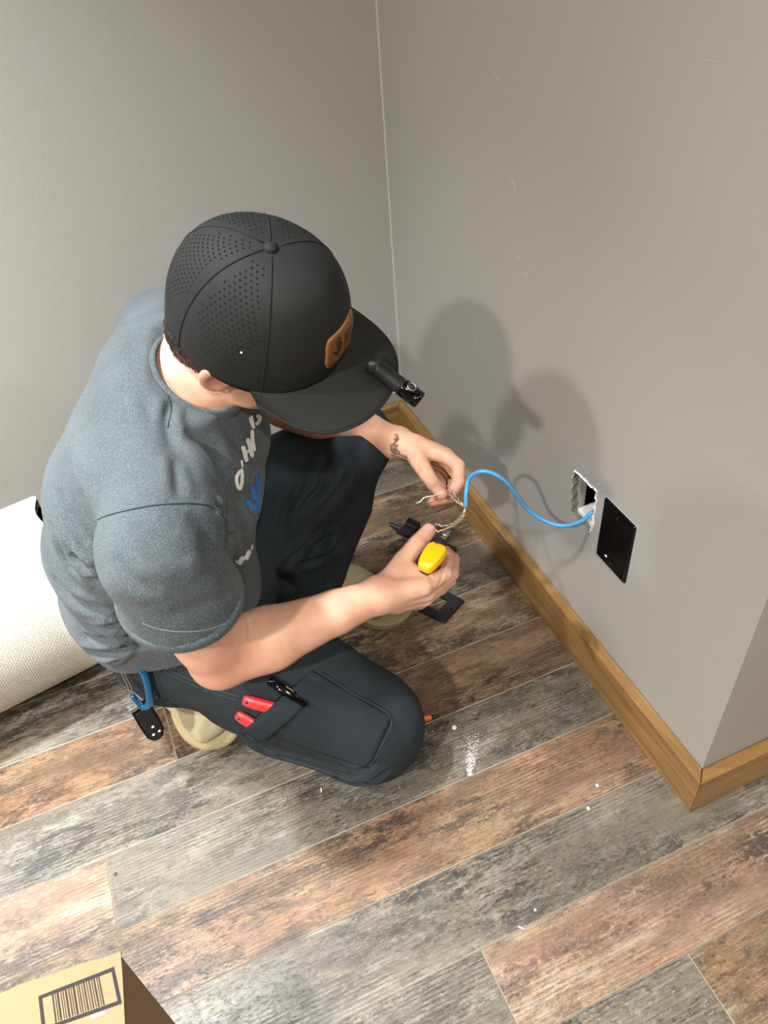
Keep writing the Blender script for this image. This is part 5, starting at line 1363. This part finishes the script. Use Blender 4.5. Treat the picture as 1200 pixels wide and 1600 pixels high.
# ---- pliers in the thigh pocket: two red handles
M_RED = simple('red_grip', lin(208, 52, 58), .35, nscale=200, var=.08)
def handle(end_px, in_px, wpx, parent, off=.011):
    a = cast(tT2, *end_px); b = cast(tT2, *in_px); n_ = unit(a[1] + b[1]); pa_ = a[0] + a[1] * off; pb_ = b[0] + b[1] * off; d = unit(pb_ - pa_); pb_ = pb_ + d * .002; d = unit(pb_ - pa_); L = np.linalg.norm(pb_ - pa_); n_ = unit(n_ - d * (n_ @ d)); s_ = np.cross(n_, d)
    st = [(0, .0062, .0030), (.003, .0086, .0050), (.012, .0100, .0062), (.028, .0104, .0066), (L * .8, .0102, .0062), (L, .0085, .0050)]
    V = []; ring = []
    for z, hx_, hy_ in st: ring.append([tuple(pa_ - PLO + d * z + s_ * hx_ * math.cos(2 * PI * k / 20) + n_ * hy_ * math.sin(2 * PI * k / 20)) for k in range(20)])
    V, Fc = loftpoly(ring); o = mesh_obj('handle', V, Fc, M_RED, parent, True)
    bm = lathe_bm([(.0001, 0), (.0020, 0)], 14, False); xform(bm, frame_z(tuple(pa_ - PLO + d * .0075 + n_ * .0062), n_)); bm_obj('hang_hole', bm, M_BLKM, o)
    return pa_, pb_
h0 = cast(tT2, 405, 1100); PLO = h0[0]
plr = empty('pliers', tuple(PLO)); tag(plr, 'pliers with two red handles sticking out of his thigh pocket', 'pliers')
handle((383, 1089), (436, 1105), 12, plr, .010); handle((373, 1110), (408, 1132), 10, plr, .0095)

# ---- black pen light with clip in the pocket
a = cast(tT2, 420, 1061); b = cast(tT2, 450, 1082); n_ = unit(a[1] + b[1]); pa_ = a[0] + n_ * .010; pb_ = b[0] + n_ * .0085; d = unit(pb_ - pa_); n_ = unit(n_ - d * (n_ @ d)); s_ = np.cross(n_, d)
pn = empty('pen_light', tuple(pa_)); tag(pn, 'black clip-on pen light hooked over the thigh pocket edge', 'pen light')
NM = frame_m((0, 0, 0), s_, n_, d)
def npart(name, bm, mat, smooth=True): xform(bm, NM); return bm_obj(name, bm, mat, pn, smooth)
npart('barrel', lathe_bm([(.0001, 0), (.0070, 0), (.0078, .0012), (.0078, .010), (.0068, .0112), (.0068, .0128), (.0078, .0138), (.0080, .020), (.0086, .024), (.0086, .046), (.0001, .048)], 24, False), M_BLKGLOSS)
bm = box_bm((-.0045, .0090, .018), (.0045, .0112, .068), .001, 2)
for v_ in bm.verts: v_.co.y += .006 * max(0, 1 - abs(v_.co.z - .030) / .016) - .0025 * max(0, (v_.co.z - .05) / .02)
npart('clip', bm, M_BLKGLOSS)
npart('clip_bridge', box_bm((-.0040, .004, .0185), (.0040, .0125, .0225), .001), M_BLK)
npart('bright_line', box_bm((.0062, .0050, .026), (.0072, .0062, .040), .0003), simple('brass_line', lin(226, 200, 140), .3, 1.0), False)

# ---- carabiner on the belt loop and the car key hanging from it
M_CBLUE = simple('anodised_blue', lin(18, 110, 160), .28, .55, coat=.4); M_PINK = simple('pink_mark', lin(226, 110, 150), .5)
cpos = [(216, 1040), (222, 1046), (228, 1058), (232, 1076), (234, 1092), (231, 1102), (224, 1104), (216, 1098), (206, 1086)]
gate = [(206, 1086), (202, 1072), (196, 1060), (193, 1052), (195, 1044), (205, 1039), (216, 1040)]
ZK = .255
def dn(u, v): # hangs in a vertical sheet just off the hip
    p0 = at(222, 1060, .282); nrm = unit(np.array([-.45, -.85, .15])); d = ray(u, v); return CAM + d * (((p0 - CAM) @ nrm) / (d @ nrm))
CO = dn(222, 1070)
kb = empty('carabiner', tuple(CO)); tag(kb, 'blue carabiner clipped to his trousers below the shirt hem', 'carabiner')
pth = catmull([dn(*p) for p in cpos], 5); V, Fc = tube_geo(pth - CO, np.interp(np.linspace(0, 1, len(pth)), [0, .15, .75, 1], [.0040, .0062, .0062, .0040]), 12); mesh_obj('frame', V, Fc, M_CBLUE, kb, True)
for off in (-1, 1):
    pth = catmull([dn(*p) + HF * 0 for p in gate[:-1]], 5); sd_ = unit(np.cross(pth[-1] - pth[0], CAM - CO)); V, Fc = tube_geo(pth - CO + sd_ * .0022 * off, .0011, 8); mesh_obj('wire_gate', V, Fc, M_STEEL, kb, True)
pth = catmull([dn(*p) for p in ((195, 1046), (199, 1038), (208, 1035), (217, 1041))], 5); V, Fc = tube_geo(pth - CO, .0034, 10); mesh_obj('nose', V, Fc, M_CBLUE, kb, True)
tw = unit(CAM - dn(226, 1060)); px_ = [dn(224.5, 1056), dn(227.5, 1065)]; V, Fc = tube_geo([p + tw * .0032 - CO for p in px_], .0019, 6); mesh_obj('pink_mark', V, Fc, M_PINK, kb, True)
# key
ka = dn(218, 1103); kb_ = dn(248, 1153); kdv = unit(kb_ - ka); nr = unit(CAM - ka); nr = unit(nr - kdv * (nr @ kdv)); sx = np.cross(nr, kdv); LK = np.linalg.norm(kb_ - ka) + .004
ky = empty('car_key', tuple(ka)); tag(ky, 'black car key fob hanging from the blue carabiner', 'car key')
YM = frame_m((0, 0, 0), sx, kdv, nr); hw_ = .0165
out = [(-hw_ * .95, .006), (hw_ * .80, .001), (hw_ * .98, .008), (hw_, LK * .55), (hw_ * .92, LK * .82), (hw_ * .5, LK * .97), (0, LK), (-hw_ * .5, LK * .97), (-hw_ * .92, LK * .82), (-hw_, LK * .5)]
bm = prism_bm(out, -.0105, -.0005, .0016); xform(bm, YM); bm_obj('fob', bm, M_BLKGLOSS, ky)
bm = prism_bm([(x * .78, .010 + (y - .004) * .86) for x, y in out], -.0006, .0007, .0004); xform(bm, YM); bm_obj('face', bm, M_BLK, ky)
bm = box_bm((-hw_ * 1.02, -.002, -.0085), (-hw_ * .08, .006, -.001), .0008); xform(bm, YM); bm_obj('metal_end', bm, M_STEEL, ky)
for x, y in ((.001, LK * .62), (-.004, LK * .80), (.0062, LK * .80)):
    bm = lathe_bm([(.0001, .0004), (.0020, .0004), (.0024, 0)], 12, False); xform(bm, Matrix.Translation((x, y, .0008))); xform(bm, YM); bm_obj('button', bm, M_WHITEP, ky)
rg = [ka - kdv * .006 + kdv * .010 * math.cos(a) + (nr * .6 + sx * .6) * .008 * math.sin(a) for a in np.linspace(0, 2 * PI, 22)[:-1]]
V, Fc = tube_geo([p - ka for p in rg], .0009, 6, True); mesh_obj('split_ring', V, Fc, M_STEEL, ky, True)
